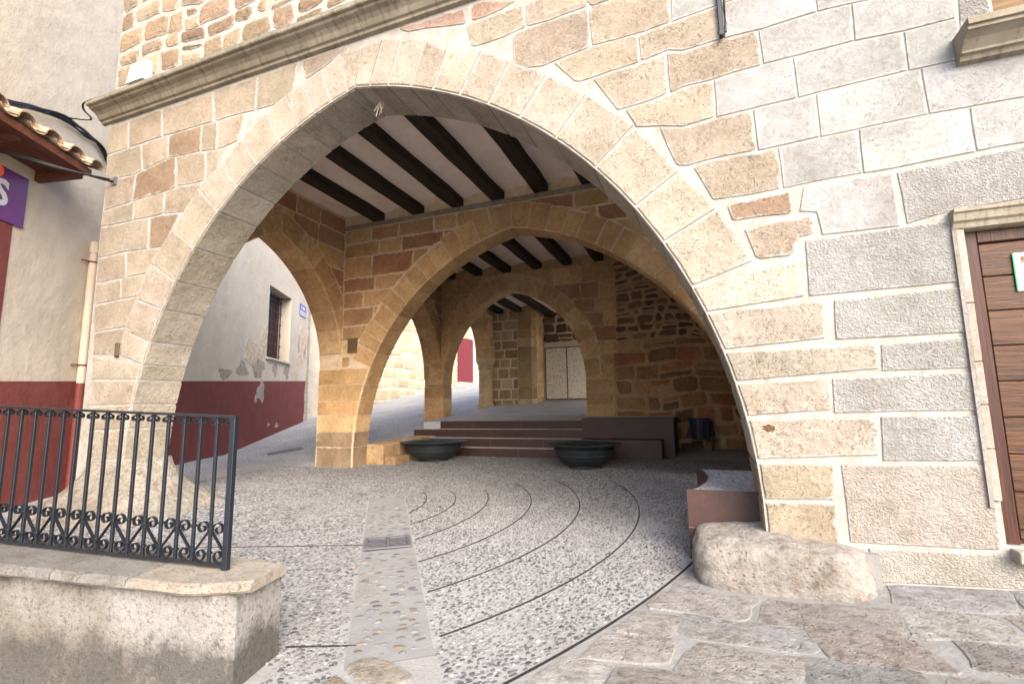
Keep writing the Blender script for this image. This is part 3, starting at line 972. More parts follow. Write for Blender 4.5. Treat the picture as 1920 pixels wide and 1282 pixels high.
# gutter strip of smooth cement with larger pebbles
def gpt(s, w):
    p = G0 + GD * s + GN * w
    return p.x, p.y
gl = 4.6
v, f = [], []
for k in range(24):
    s = gl * k / 23
    for w in (-0.245, 0.245):
        x, y = gpt(s, w)
        v.append((x, y, floor_z(x, y) + 0.011))
    if k: f.append((2 * k - 2, 2 * k - 1, 2 * k + 1, 2 * k))
gutter = link('gutter_strip', v, f, 'gutter', floor)

def pebble_mesh(name, n=8):
    v, f = [], []
    for rr, z in ((1.0, 0.0), (0.86, 0.62), (0.45, 0.95)):
        for k in range(n):
            t = 2 * math.pi * k / n
            q = RND.uniform(0.88, 1.1)
            v.append((rr * q * math.cos(t), rr * q * math.sin(t), z))
    for a in range(2):
        for k in range(n):
            j = (k + 1) % n
            f.append((a * n + k, a * n + j, (a + 1) * n + j, (a + 1) * n + k))
    f.append(tuple(2 * n + k for k in range(n)))
    me = bpy.data.meshes.new(name)
    me.from_pydata(v, [], f)
    me.polygons.foreach_set('use_smooth', [True] * len(me.polygons))
    me.materials.append(M['tint'])
    return me
PEB = [pebble_mesh('pebble') for _ in range(4)]
gcols = [(0.08, 0.08, 0.09), (0.11, 0.11, 0.115), (0.10, 0.082, 0.066), (0.145, 0.122, 0.094), (0.17, 0.158, 0.142), (0.12, 0.12, 0.123), (0.15, 0.15, 0.15)]
rg = random.Random(31)
def place_pebble(x, y, z, rx, ry, rz, rot, col, parent):
    o = bpy.data.objects.new('pebble', rg.choice(PEB))
    COL.objects.link(o)
    o.location = (x, y, z); o.scale = (rx, ry, rz); o.rotation_euler = (0, 0, rot)
    o.color = (*col, 1)
    o.parent = parent
across = math.atan2(GN.y, GN.x)
s = 0.10
while s < 4.0:
    for w in (-0.17, -0.06, 0.06, 0.17):
        if 2.05 < s < 2.50 or rg.random() < 0.08: continue
        x, y = gpt(s + rg.uniform(-.035, .035), w + rg.uniform(-.045, .045))
        L = rg.uniform(0.022, 0.044)
        place_pebble(x, y, floor_z(x, y) + 0.008, L, L * rg.uniform(0.38, 0.6), rg.uniform(0.007, 0.014), across + rg.uniform(-.35, .35), tone(rg.choice(gcols), rg, .2), gutter)
    s += 0.078

# drain grate in the gutter
gx0, gy0 = gpt(2.27, 0.0)
gz0 = floor_z(gx0, gy0) + 0.022
grate = thing('drain_grate', 'rectangular iron drain grate with slanted slots set in the pebbled gutter', 'drain grate', (gx0, gy0, gz0))
def glocal(u_, w_, z_):
    p = Vector((gx0, gy0)) + GD * u_ + GN * w_
    return (p.x, p.y, gz0 + z_)
hw, hl = 0.225, 0.205
fr_ = MB()
for (u0_, u1_, w0_, w1_) in ((-hl, -hl + .03, -hw, hw), (hl - .03, hl, -hw, hw), (-hl + .03, hl - .03, -hw, -hw + .035), (-hl + .03, hl - .03, hw - .035, hw), (-hl + .03, hl - .03, -.014, .014)):
    fr_.box((u0_, w0_, -0.004), (u1_, w1_, 0.010))
fr_.xf(glocal).build('grate_frame', 'zinc', grate)
MB().box((-hl + .01, -hw + .01, -0.006), (hl - .01, hw - .01, -0.002)).xf(glocal).build('sump_shade', 'dirt_shade', grate)  # flat sheet under the bars; the pit's shade is put into its colour
for sgn in (-1, 1):
    for k in range(7):
        u_ = -hl + 0.055 + k * 0.050
        b_ = MB().add([(u_ - .006, sgn * .016, -0.0015), (u_ + .005, sgn * .016, -0.0015), (u_ + .005 + .02 * sgn, sgn * (hw - .036), -0.0015), (u_ - .006 + .02 * sgn, sgn * (hw - .036), -0.001),
                       (u_ - .006, sgn * .016, 0.003), (u_ + .005, sgn * .016, 0.004), (u_ + .005 + .02 * sgn, sgn * (hw - .036), 0.004), (u_ - .006 + .02 * sgn, sgn * (hw - .036), 0.004)],
                      [(0, 1, 2, 3), (4, 5, 6, 7), (0, 1, 5, 4), (1, 2, 6, 5), (2, 3, 7, 6), (3, 0, 4, 7)])
        b_.xf(glocal).build('grate_bar', 'zinc', grate)

# pebbles of the courtyard: ovals set on edge, lying along the arcs
rp = np.random.RandomState(5)
def in_gutter(x, y):
    d = np.stack([x - G0.x, y - G0.y], -1)
    w = d @ np.array([GN.x, GN.y]); s_ = d @ np.array([GD.x, GD.y])
    return (np.abs(w) < 0.262) & (s_ > -0.6) & (s_ < gl)
step = 0.0315
X_, Y_ = np.meshgrid(np.arange(-9.0, 1.6, step), np.arange(1.9, 11.0, step))
X_ = X_ + (np.arange(X_.shape[0]) % 2)[:, None] * step / 2
X_ = (X_ + rp.uniform(-.4, .4, X_.shape) * step).ravel()
Y_ = (Y_ + rp.uniform(-.4, .4, Y_.shape) * step).ravel()
dist = np.hypot(X_, Y_)
# only what the place shows: right of the plaster wall, inside the outer steel arc, not under the gutter
ok = ~in_gutter(X_, Y_)
ok &= (np.hypot(X_ + 9.79, Y_ - 7.32) < 9.96) | (Y_ > 4.75)
ok &= ~((X_ > -0.25) & (Y_ < 4.75))
ok &= ~((X_ < -7.0) & (Y_ > 8.5))
ok &= (X_ + 9.717) * 0.889 + (Y_ - 4.503) * 0.458 > 0.05
ok &= (Y_ > 2.25) | (X_ > -2.25)
ok &= X_ > -8.8
ang_cam = np.degrees(np.arctan2(X_, Y_))
ok &= (ang_cam < 12) & (ang_cam > -66)
keep = rp.uniform(0, 1, X_.shape) < np.where(dist < 6.5, 0.92, 0.72)
ok &= keep
for cx_, cy_, r_, a0_, a1_ in STRIPS:
    ok &= np.abs(np.hypot(X_ - cx_, Y_ - cy_) - r_) > 0.016
X_, Y_, dist = X_[ok], Y_[ok], dist[ok]
order = np.argsort(dist)
X_, Y_, dist = X_[order], Y_[order], dist[order]
side_right = ((X_ - G0.x) * GN.x + (Y_ - G0.y) * GN.y) > 0
theta = np.where(side_right, np.arctan2(Y_ - 5.55, X_ + 5.5) + math.pi / 2, across) + rp.normal(0, 0.38, X_.shape)
la = rp.uniform(0.0115, 0.023, X_.shape) * np.where(dist > 6.5, 1.2, 1.0)
lb = la * rp.uniform(0.42, 0.68, X_.shape)
hz = rp.uniform(0.003, 0.0075, X_.shape)
NI = 300
for k in range(min(NI, len(X_))):
    g_ = rg.uniform(0.03, 0.15)
    col_ = (g_ * .98, g_ * .98, g_ * 1.03) if rg.random() < .85 else (0.3, 0.295, 0.29)
    place_pebble(float(X_[k]), float(Y_[k]), floor_z(0, float(Y_[k])) + 0.004, float(la[k]), float(lb[k]), float(hz[k]) + 0.002, float(theta[k]), col_, floor)
Xs, Ys, Th, La, Lb, Hz = X_[NI:], Y_[NI:], theta[NI:], la[NI:], lb[NI:], hz[NI:]
npb = len(Xs)
K = 6
tk = np.arange(K) * 2 * np.pi / K
V3 = np.zeros((npb, 2 * K, 3), np.float32)
for r_i, (rr, zz) in enumerate(((1.0, -0.25), (0.62, 1.0))):
    q = rp.uniform(0.82, 1.15, (npb, K))
    ux = rr * q * np.cos(tk)[None] * La[:, None]
    uy = rr * q * np.sin(tk)[None] * Lb[:, None]
    V3[:, r_i * K:(r_i + 1) * K, 0] = Xs[:, None] + ux * np.cos(Th)[:, None] - uy * np.sin(Th)[:, None]
    V3[:, r_i * K:(r_i + 1) * K, 1] = Ys[:, None] + ux * np.sin(Th)[:, None] + uy * np.cos(Th)[:, None]
    V3[:, r_i * K:(r_i + 1) * K, 2] = (0.1 + 0.035 * (V3[:, r_i * K:(r_i + 1) * K, 1] - 4.0)) + 0.006 + zz * Hz[:, None]
me = bpy.data.meshes.new('pebbles')
nv = npb * 2 * K
faces_l, sizes = [], []
quad = np.array([[k, (k + 1) % K, K + (k + 1) % K, K + k] for k in range(K)]).ravel()
cap = np.arange(K, 2 * K)
one = np.concatenate([quad, cap])
loops = (one[None, :] + (np.arange(npb) * 2 * K)[:, None]).ravel().astype(np.int32)
sz1 = np.array([4] * K + [K])
sizes = np.tile(sz1, npb)
starts = np.concatenate([[0], np.cumsum(sizes)[:-1]]).astype(np.int32)
me.vertices.add(nv)
me.vertices.foreach_set('co', V3.reshape(-1))
me.loops.add(len(loops))
me.loops.foreach_set('vertex_index', loops)
me.polygons.add(len(sizes))
me.polygons.foreach_set('loop_start', starts)
me.polygons.foreach_set('use_smooth', np.ones(len(sizes), dtype=bool))
me.update(calc_edges=True)
me.materials.append(M['pebbles'])
pb = bpy.data.objects.new('pebbles', me)
COL.objects.link(pb)
pb.parent = floor
pb['kind'] = 'stuff'
# ------------------------------------------------------------------ flagstone pavement in front of the right pier
def arc_x(y, g=0.0):
    return -9.79 + math.sqrt((9.99 + g) ** 2 - (y - 7.32) ** 2)
def pave_fr(a, b, d):
    return (a, b, ground_z(a, b) + 0.010 - d)
pv, pf = [], []
PY = [0.9 + 0.2 * i for i in range(19)]
PXT = [0.0, 0.08, 0.2, 0.35, 0.5, 0.75, 1.0]
for y in PY:
    xl = arc_x(y, 0.012)
    for t in PXT:
        x = xl + (4.6 - xl) * t
        pv.append((x, y, ground_z(x, y) + 0.010))
for j in range(len(PY) - 1):
    for i in range(len(PXT) - 1):
        a = j * len(PXT) + i
        pf.append((a, a + 1, a + 1 + len(PXT), a + len(PXT)))
M['pave_bed'] = simple('pavement bedding', (0.232, 0.226, 0.216), 0.95, 35.0, 0.012, 0.5, 5.0)
pave = link('pavement', pv, pf, 'pave_bed')
tag(pave, kind='structure')
rf = random.Random(12)
fcols = [(0.304, 0.298, 0.288), (0.336, 0.334, 0.328), (0.264, 0.240, 0.216), (0.296, 0.282, 0.268), (0.264, 0.266, 0.270)]
ylines = [4.50, 4.02, 3.60, 3.24, 2.88, 2.50, 2.16, 1.80, 1.45, 1.1]
for y1, y0 in zip(ylines, ylines[1:]):
    x = arc_x(y0) - 0.3 + rf.uniform(-.3, 0)
    while x < 4.2:
        w = rf.uniform(0.4, 0.9)
        sk = rf.uniform(-.16, .16)
        q = [(x, y0), (x + w, y0), (x + w + sk, y1), (x + sk * 0.6, y1)]
        q = [(max(a, arc_x(b) + 0.03), b) for a, b in q]
        q = [(a + rf.uniform(-.03, .03) * (a > arc_x(b) + .05), b + rf.uniform(-.06, .06)) for a, b in q]
        if min(q[1][0] - q[0][0], q[2][0] - q[3][0]) > 0.12 and not (-0.3 < x < 0.75 and y1 > 4.4):
            stone('flagstone', q, pave_fr, 'flag', tone(rf.choice(fcols), rf, .12), pave, rf, gap=0.007, depth=0.02, bevel=0.010, proud=0.003 + rf.uniform(0, .007), smear=0.05, bulge=0.005, seg=0.13, jit=0.014, cut=0.05)
        x += w
for q, c in (([(-1.95, 2.36), (-1.60, 2.22), (-1.46, 2.40), (-1.66, 2.50), (-1.88, 2.54)], (0.304, 0.280, 0.240)), ([(-1.98, 2.12), (-1.62, 1.98), (-1.56, 2.18), (-1.93, 2.32)], (0.280, 0.240, 0.184)), ([(-1.58, 2.0), (-1.36, 1.9), (-1.30, 2.24), (-1.52, 2.22)], (0.256, 0.248, 0.232))):
    stone('flagstone', q, lambda a, b, d: (a, b, floor_z(a, b) + 0.012 - d), 'flag', c, pave, rf, gap=0.01, depth=0.02, bevel=0.012, proud=0.006, bulge=0.006, seg=0.1, jit=0.015, cut=0.06)

# ------------------------------------------------------------------ the arcade building
ARC = thing('arcade_building', 'medieval stone building with pointed arches over an open passage and timber ceilings', 'building', (-3.5, 8.0, 0.2))
TONES = {'t': (0.288, 0.250, 0.204), 'v': (0.320, 0.288, 0.244), 'w': (0.296, 0.268, 0.228), 'y': (0.272, 0.236, 0.186), 'b': (0.224, 0.164, 0.120), 'r': (0.280, 0.200, 0.160),
         'g': (0.268, 0.278, 0.280), 'h': (0.268, 0.274, 0.270), 'H': (0.276, 0.260, 0.236)}
FRONT = frame_y(4.4)
T1 = 0.62
A1 = Arch((-2.503, 0.589, 4.833), (-4.508, 0.456, 4.899))
DOOR_X0, DOOR_X1, DOOR_Z0, DOOR_Z1 = 1.845, 3.05, 0.50, 2.70
WIN_X0, WIN_X1, WIN_Z0, WIN_Z1 = 2.21, 3.4, 4.20, 5.7
front = arch_wall('front_wall', FRONT, T1, -8.30, 6.0, -0.1, 9.6, A1, 'mortar', ARC,
                  extra=[(DOOR_X0, DOOR_X1, DOOR_Z1, WIN_Z0), ])
# wall above the door beside and over the window
MB().box((DOOR_X0, 4.406, WIN_Z0), (WIN_X0, 5.014, 9.6)).box((WIN_X0, 4.406, WIN_Z1), (DOOR_X1, 5.014, 9.6)).box((DOOR_X0, 4.406, -0.1), (DOOR_X1, 5.014, DOOR_Z0 - 0.01)).build('front_wall_infill', 'mortar', ARC)
for tn, P in BLOCKS:
    mat = {'g': 'smooth', 'h': 'hammered', 'H': 'hammered'}.get(tn, 'stone')
    stone('block', P, FRONT, mat, tone(TONES[tn], RND, 0.07), front, gap=0.007 if tn in 'ghH' else 0.011, smear=0.05 if tn not in 'hH' else 0.03,
          jit=0.003 if tn in 'ghH' else 0.008, cut=0.006 if tn in 'ghH' else 0.03, proud=0.001 + RND.uniform(0, .003), seg=0.28)
kR, kL = VOUSS[0], [q for q in VOUSS if q[0] == 'L'][0]
for s, a0, a1, o0, o1, tn in VOUSS:
    if (s, a0) == (kL[0], kL[1]): a0 = A1.aL
    voussoir(A1, s, a0, a1, o0, o1, FRONT, T1, 'stone', tone(TONES[tn], RND, 0.07), front, gap=0.015, ch=0.035, proud=0.005)
voussoir(A1, 'R', A1.aR, kR[1], kL[3], kR[3], FRONT, T1, 'stone', TONES['v'], front, gap=0.006, ch=0.035)
# plain stones outside the picture's right and upper edge
ro = random.Random(3)
courses(FRONT, [4.55, 5.0, 5.45, 5.88], 0.55, 6.0, None, (0.7, 1.2), 'smooth', [TONES['g']], front, ro, skip=lambda x, z: (2.1 < x < 3.4) or (z < 5.02 and x < 2.3))
courses(FRONT, [5.45, 5.88], -1.3, 0.5, None, (0.7, 1.2), 'stone', [TONES['t']], front, ro)
courses(FRONT, [0.18, 0.62, 1.1, 1.6, 2.1, 2.6, 3.1, 3.6, 4.1, 4.55], 3.25, 6.0, None, (0.8, 1.4), 'smooth', [TONES['g']], front, ro)
# weathered rubble above the cornice
rubble(FRONT, -8.30, -1.0, 6.18, 9.6, (0.24, 0.42), (0.28, 0.62), 'upper', [(0.288, 0.228, 0.164), (0.248, 0.188, 0.132), (0.312, 0.256, 0.192), (0.216, 0.160, 0.116)], front, random.Random(21), gap=0.022, bulge=0.012, smear=0.06)

# moulded cornice, in lengths
prof = [(0.0, 5.905), (0.05, 5.915), (0.06, 5.945), (0.09, 5.955), (0.105, 5.975), (0.125, 6.01), (0.165, 6.045), (0.22, 6.062), (0.235, 6.075), (0.235, 6.09), (0.275, 6.095), (0.285, 6.11), (0.285, 6.15), (0.26, 6.168), (0.0, 6.20)]
cx0 = -8.46
rc_ = random.Random(4)
cornice = None
while cx0 < 6.0:
    cx1 = cx0 + rc_.uniform(0.75, 1.25)
    dz = rc_.uniform(-.004, .004)
    o = MB().loft([[(x, 4.405 - p, z + dz) for p, z in prof] for x in (cx0, cx1 - 0.006)], True, True).build('cornice_stone', 'cornice', ARC)
    cx0 = cx1

# flared plinth under the left pier: two worn foot stones
def foot(name, x0, x1, y0, y1, zt, zb, spread, col, parent, seed, n=28, mat='boulder'):
    r = random.Random(seed)
    cx, cy = (x0 + x1) / 2, (y0 + y1) / 2
    hx, hy = (x1 - x0) / 2, (y1 - y0) / 2
    ph = [r.uniform(0, 6.28) for _ in range(6)]
    rings = []
    L = [(0.0, 0.90), (0.0, 1.0), (0.12, 1.05), (0.32, 1.14), (0.55, 1.34), (0.75, 1.62), (0.9, 1.86), (1.0, 1.95)]
    for k, (t, s) in enumerate(L):
        ring = []
        for i in range(n):
            a = 2 * math.pi * i / n
            q = 1 / (abs(math.cos(a)) ** 6 + abs(math.sin(a)) ** 6) ** (1 / 6)
            wob = 1 + 0.035 * (math.sin(3 * a + ph[0] + t * 2) + math.sin(5 * a + ph[1] - t * 3) * .7 + math.sin(9 * a + ph[2]) * .4) * (0.3 + t)
            g = (s - 1) * spread
            ring.append((cx + (hx + g) * q * math.cos(a) * wob, cy + (hy + g) * q * math.sin(a) * wob, zt + (zb - zt) * t - (0.0 if k else -0.0)))
        rings.append(ring)
    from mathutils import noise
    for k, ring in enumerate(rings[2:]):
        for i, p in enumerate(ring):
            d = noise.fractal(Vector(p) * 2.4, 0.9, 2.0, 4) * 0.05
            ring[i] = (p[0] + d, p[1] + d * .6, p[2] + d * .5)
    return MB().loft(rings, True, True).build(name, mat, parent, col, True)
foot('foot_stone', -8.12, -7.16, 4.42, 5.04, 0.84, 0.05, 0.72, (0.312, 0.288, 0.252), ARC, 8)

# worn boulder under the right pier
def boulder():
    from mathutils import noise
    n, m = 84, 24
    rings = []
    for k in range(m + 1):
        t = k / m
        ring = []
        for i in range(n):
            a = 2 * math.pi * i / n
            ca, sa = math.cos(a), math.sin(a)
            q = 1 / (abs(ca) ** 4 + abs(sa) ** 4) ** 0.25
            # side rises steeply, then turns over into a nearly flat shelf
            if t < 0.62:
                u = t / 0.62
                rr = 1.0 - 0.07 * u ** 2.4
                z = 0.04 + 0.36 * u ** 0.85
            else:
                u = (t - 0.62) / 0.38
                rr = 0.93 * (1 - u ** 2.0)
                z = 0.40 + 0.075 * math.sin(u * math.pi / 2)
            z -= 0.03 * max(0, ca) ** 1.5 * t
            x, y = 0.455 + 0.615 * q * ca * rr, 4.58 + 0.53 * q * sa * rr
            p = Vector((x * 2.1, y * 2.1, z * 2.6))
            d = noise.fractal(p, 0.9, 2.0, 4) * 0.034 + noise.fractal(p * 5.0, 0.8, 2.0, 3) * 0.012
            ring.append((x + ca * d, y + sa * d, z + noise.fractal(p * 1.7 + Vector((9, 3, 1)), 0.9, 2.0, 3) * 0.02))
        rings.append(ring)
    o = MB().loft(rings, True, True).build('boulder', 'boulder', None, (0.34, 0.322, 0.30), True)
    return tag(o, 'big rounded worn boulder under the right pier of the front arch', 'boulder')
boulder()
MB().box((1.02, 4.33, 0.1), (1.10, 4.41, 0.385)).build('mortar_fillet', 'gutter', ARC)

# door with its surround, frame and boards
surround = MB()
for x0, x1, z0, z1 in ((1.775, 1.80, 0.74, 2.72), ):
    surround.box((x0, 4.378, z0), (x1, 4.41, z1))
surround.build('door_surround', 'smooth', ARC, (0.248, 0.236, 0.220))
zj = [0.78, 1.13, 1.43, 1.73, 2.15, 2.72]
for a, b in zip(zj, zj[1:]):
    o = MB().box((1.800, 4.385, a + 0.003), (1.848, 4.70, b - 0.003), 0.004).build('jamb_stone', 'smooth', ARC, tone((0.312, 0.280, 0.248), RND, .05))
MB().loft([[(x, y, z) for y, z in ((4.70, 2.69), (4.405, 2.69), (4.375, 2.70), (4.365, 2.735), (4.345, 2.75), (4.335, 2.80), (4.32, 2.81), (4.32, 2.835), (4.41, 2.84), (4.70, 2.84))] for x in (1.78, 3.2)], True, True).build('door_lintel', 'cornice', ARC)
MB().box((1.86, 4.30, 0.40), (3.1, 4.70, 0.478), 0.006).build('door_sill', 'smooth', ARC, (0.288, 0.272, 0.248))
door = MB().box((1.846, 4.50, 0.48), (3.05, 4.60, 2.69)).build('door', 'frame_wood', ARC)
MB().box((1.846, 4.46, 0.48), (1.945, 4.50, 2.69), 0.006).build('door_frame', 'frame_wood', door)
MB().box((1.945, 4.46, 2.60), (3.05, 4.50, 2.69), 0.006).build('door_frame', 'frame_wood', door)
zb = [0.52, 0.585] + [0.585 + 0.252 * i for i in range(1, 9)]
for a, b in zip(zb, zb[1:]):
    MB().box((1.955, 4.478 + RND.uniform(-.002, .002), a + 0.004), (3.04, 4.51, min(b, 2.595) - 0.004), 0.004).build('door_board', 'door_wood', door)

# window over the door: moulded sill and timber
MB().loft([[(x0_, y, z) for y, z in P_] for x0_, P_ in
           [(1.945 + d, [(4.42, 4.185), (4.16 + d, 4.185), (4.16 + d, 4.135), (4.18 + d, 4.13), (4.18 + d, 4.105), (4.20 + d, 4.10), (4.25 + d, 4.075), (4.30 + d * .5, 4.02), (4.30, 4.0), (4.33, 3.995), (4.345, 3.965), (4.42, 3.955)]) for d in (0.0,)]
           + [(3.65, [(4.42, 4.185), (4.16, 4.185), (4.16, 4.135), (4.18, 4.13), (4.18, 4.105), (4.20, 4.10), (4.25, 4.075), (4.30, 4.02), (4.30, 4.0), (4.33, 3.995), (4.345, 3.965), (4.42, 3.955)])]], True, True).build('window_sill', 'cornice', ARC)
win = MB().box((WIN_X0, 4.62, 4.19), (WIN_X1, 4.66, WIN_Z1)).build('window', 'window_wood', ARC)
MB().box((WIN_X0 - .01, 4.56, 4.36), (WIN_X1, 4.62, 4.41), 0.004).build('window_rail', 'window_wood', win)
MB().box((WIN_X0 - .01, 4.575, 4.42), (WIN_X1, 4.62, 4.47), 0.004).build('window_rail', 'window_wood', win)

# ---- cross wall behind the first bay
ICOL = [(0.56, 0.37, 0.19), (0.51, 0.335, 0.175), (0.59, 0.41, 0.225), (0.49, 0.315, 0.165)]
ICOL2 = ICOL + [(0.39, 0.21, 0.125), (0.43, 0.26, 0.15)]
CROSS = frame_y(8.6)
T2 = 0.5
A2 = Arch((-2.393, 0.499, 4.533), (-4.054, 0.093, 4.914))
cross = arch_wall('cross_wall', CROSS, T2, -7.88, 1.9, 0.1, 6.2, A2, 'mortar_in', ARC)
ring_voussoirs(A2, CROSS, T2, 0.52, 13, 'inner', ICOL, cross, z0=2.35, rng=random.Random(41), gap=0.008)
r2 = random.Random(42)
courses(CROSS, [2.05, 2.35, 2.62, 2.95, 3.27, 3.66, 4.02, 4.33, 4.80, 5.12, 5.45], -7.29, 1.9, lambda x: (A2.h(x, 0.50) if A2.h(x, 0.50) is not None else None), (0.5, 1.05), 'inner', ICOL2, cross, r2, seg=0.25, jit=0.011, gap=0.012, smear=0.04)
for z0_, z1_ in ((0.15, 0.68), (0.68, 1.0), (1.0, 1.35), (1.35, 1.65), (1.65, 2.0), (2.0, 2.35)):
    a0_ = math.asin((z0_ - A2.lc[1]) / A2.lc[2]); a1_ = math.asin((z1_ - A2.lc[1]) / A2.lc[2])
    voussoir(A2, 'L', a0_, a1_, (-7.895, z0_), (-7.895, z1_), CROSS, T2, 'inner', tone(r2.choice(ICOL) if z0_ > 0.9 else (0.30, 0.225, 0.15), r2, .12), cross, 0.005, 0.05, 0.012, name='pillar_stone')
    a0_ = math.asin((z0_ - A2.rc[1]) / A2.rc[2]); a1_ = math.asin((z1_ - A2.rc[1]) / A2.rc[2])
    voussoir(A2, 'R', a0_, a1_, (1.9, z0_), (1.9, z1_), CROSS, T2, 'inner', tone(r2.choice(ICOL), r2, .12), cross, 0.005, 0.05, 0.012, name='pillar_stone')
MB().box((-7.115, 8.575, 2.68), (-6.87, 8.60, 3.0)).build('putlog_hole_shade', 'inner', ARC, (0.15, 0.095, 0.05))  # block proud of the wall; the hole's shade is put into its dark colour

# ---- rear wall of the second bay: arch on the left, rubble on the right
REAR = frame_y(13.0)
T3 = 0.5
A3 = Arch((-4.433, 2.201, 2.761), (-5.578, 2.232, 2.683))
rear = arch_wall('rear_wall', REAR, T3, -7.85, 2.2, 0.1, 6.2, A3, 'mortar_rub', ARC)
ring_voussoirs(A3, REAR, T3, 0.50, 8, 'inner', ICOL, rear, rng=random.Random(51))
r3 = random.Random(52)
courses(REAR, [2.5, 2.85, 3.2, 3.6, 4.0, 4.4, 4.85, 5.35], -7.29, -2.0, lambda x: A3.h(x, 0.48), (0.5, 1.0), 'inner', ICOL2, rear, r3, gap=0.008, smear=0.03)
courses(REAR, [0.3, 0.75, 1.15, 1.5, 1.85, 2.2, 2.5], -2.90, -2.15, None, (0.7, 0.8), 'inner', ICOL2, rear, r3, gap=0.008, smear=0.03)
for z0_, z1_ in ((0.7, 1.05), (1.05, 1.4), (1.4, 1.78), (1.78, 2.12)):
    voussoir(A3, 'L', math.asin((z0_ - A3.lc[1]) / A3.lc[2]), math.asin((z1_ - A3.lc[1]) / A3.lc[2]), (-7.86, z0_), (-7.86, z1_), REAR, T3, 'inner', tone(r3.choice(ICOL), r3, .12), rear, 0.005, 0.05, 0.012, name='pillar_stone')
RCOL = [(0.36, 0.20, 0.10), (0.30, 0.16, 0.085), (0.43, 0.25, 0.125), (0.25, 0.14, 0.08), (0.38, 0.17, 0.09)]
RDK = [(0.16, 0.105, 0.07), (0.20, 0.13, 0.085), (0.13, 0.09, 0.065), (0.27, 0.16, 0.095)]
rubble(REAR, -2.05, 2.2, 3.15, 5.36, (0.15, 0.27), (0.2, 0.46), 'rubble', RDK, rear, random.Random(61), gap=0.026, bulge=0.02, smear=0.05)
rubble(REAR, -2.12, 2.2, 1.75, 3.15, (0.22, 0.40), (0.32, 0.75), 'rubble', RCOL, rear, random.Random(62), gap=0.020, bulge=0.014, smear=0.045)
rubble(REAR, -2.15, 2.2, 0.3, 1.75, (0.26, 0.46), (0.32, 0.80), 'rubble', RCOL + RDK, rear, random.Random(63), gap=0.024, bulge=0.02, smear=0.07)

# ---- arcade along the street: three side arches in one line
SIDE = frame_x(-7.30)
TS = 0.60
def side_arch(y0, y1, zs, apex_z, yb0, yb1, zb, zt, seed, n=7):
    m = (y0 + y1) / 2
    h = apex_z - zs
    w = (y1 - y0) / 2
    # circle through (y1, zs) with centre on zs and passing the apex
    c = (h * h + w * w) / (2 * w)        # radius
    A = Arch((y0 + c, zs, c), (y1 - c, zs, c))
    wl_ = arch_wall('side_wall', SIDE, TS, yb0, yb1, zb, zt, A, 'mortar_in', ARC)
    rr = random.Random(seed)
    ring_voussoirs(A, SIDE, TS, 0.46, n, 'inner', ICOL, wl_, rng=rr)
    zz = [zs]
    while zz[-1] < zt - 0.75: zz.append(zz[-1] + rr.uniform(0.33, 0.46))
    zz.append(zt - 0.62)
    courses(SIDE, zz, yb0, yb1, lambda y: A.h(y, 0.44), (0.5, 1.0), 'inner', ICOL2, wl_, rr, gap=0.008, smear=0.03, proud=0.003)
    return A, wl_, rr
S1, sw1, rs1 = side_arch(5.05, 8.64, 2.25, 4.82, 5.02, 8.60, 2.2, 6.2, 71)
S2, sw2, rs2 = side_arch(9.12, 13.04, 2.35, 4.80, 9.10, 13.00, 2.3, 6.2, 72)
S3, sw3, rs3 = side_arch(13.52, 16.75, 3.35, 5.0, 13.50, 17.0, 3.3, 6.2, 73, 6)

# round column carrying the last side arch
colp = [(0.30, 1.3), (0.30, 1.62), (0.265, 1.66), (0.262, 2.0), (0.262, 2.9), (0.285, 2.93), (0.30, 2.97), (0.285, 3.01), (0.275, 3.04), (0.31, 3.10), (0.36, 3.20), (0.37, 3.26), (0.37, 3.36)]
column = MB().lathe(colp, (-7.60, 16.98, 0.0), 28, True).build('column', 'inner', ARC, (0.56, 0.43, 0.27), False)

# ---- back wall of the last bay, with its corner pilaster and the recess with the speckled panel doors
BACK = frame_y(17.15)
MB().box((-7.9, 17.156, 1.0), (-5.84, 18.9, 6.2)).build('back_wall', 'mortar_back', ARC)
bw = [o for o in ARC.children if o.name.startswith('back_wall')][0]
BCOL = [(0.42, 0.30, 0.17), (0.38, 0.28, 0.17), (0.48, 0.38, 0.25), (0.34, 0.24, 0.13)]
courses(BACK, [1.4, 1.78, 2.16, 2.55, 2.95, 3.3, 3.65, 4.0, 4.38, 4.75, 5.2], -7.45, -6.35, None, (0.35, 0.7), 'back', BCOL, bw, random.Random(81), gap=0.02, smear=0.05)
rq = random.Random(82)
zq = 1.4
while zq < 5.1:
    z1_ = zq + rq.uniform(0.36, 0.6)
    w_ = rq.choice((0.40, 0.52))
    MB().box((-6.35 + (0.52 - w_) * .0 + 0.006, 17.10, zq + 0.006), (-5.80, 17.70, z1_ - 0.006), 0.012).build('quoin', 'back', bw, tone(rq.choice(BCOL), rq, .12))
    zq = z1_
courses(frame_x(-5.80), [1.4, 1.9, 2.35, 2.8, 3.3, 3.75, 4.2, 4.7, 5.2], 17.72, 18.6, None, (0.3, 0.5), 'inner', ICOL, bw, random.Random(83), gap=0.01, smear=0.04)
MB().box((-5.8, 18.72, 1.0), (-1.0, 19.2, 6.2)).build('recess_wall', 'mortar_in', ARC)
rw = [o for o in ARC.children if o.name.startswith('recess_wall')][0]
rubble(frame_y(18.714), -5.8, -2.0, 4.05, 5.6, (0.22, 0.4), (0.3, 0.6), 'rubble', RDK, rw, random.Random(84), bulge=0.015)
pd = MB().box((-5.78, 18.60, 1.55), (-3.2, 18.70, 4.0)).build('panel_doors', 'panel_frame', ARC)
for x0_, x1_ in ((-5.70, -4.87), (-4.83, -4.0)):
    MB().box((x0_, 18.575, 1.80), (x1_, 18.60, 3.78)).build('door_leaf', 'panel', pd)
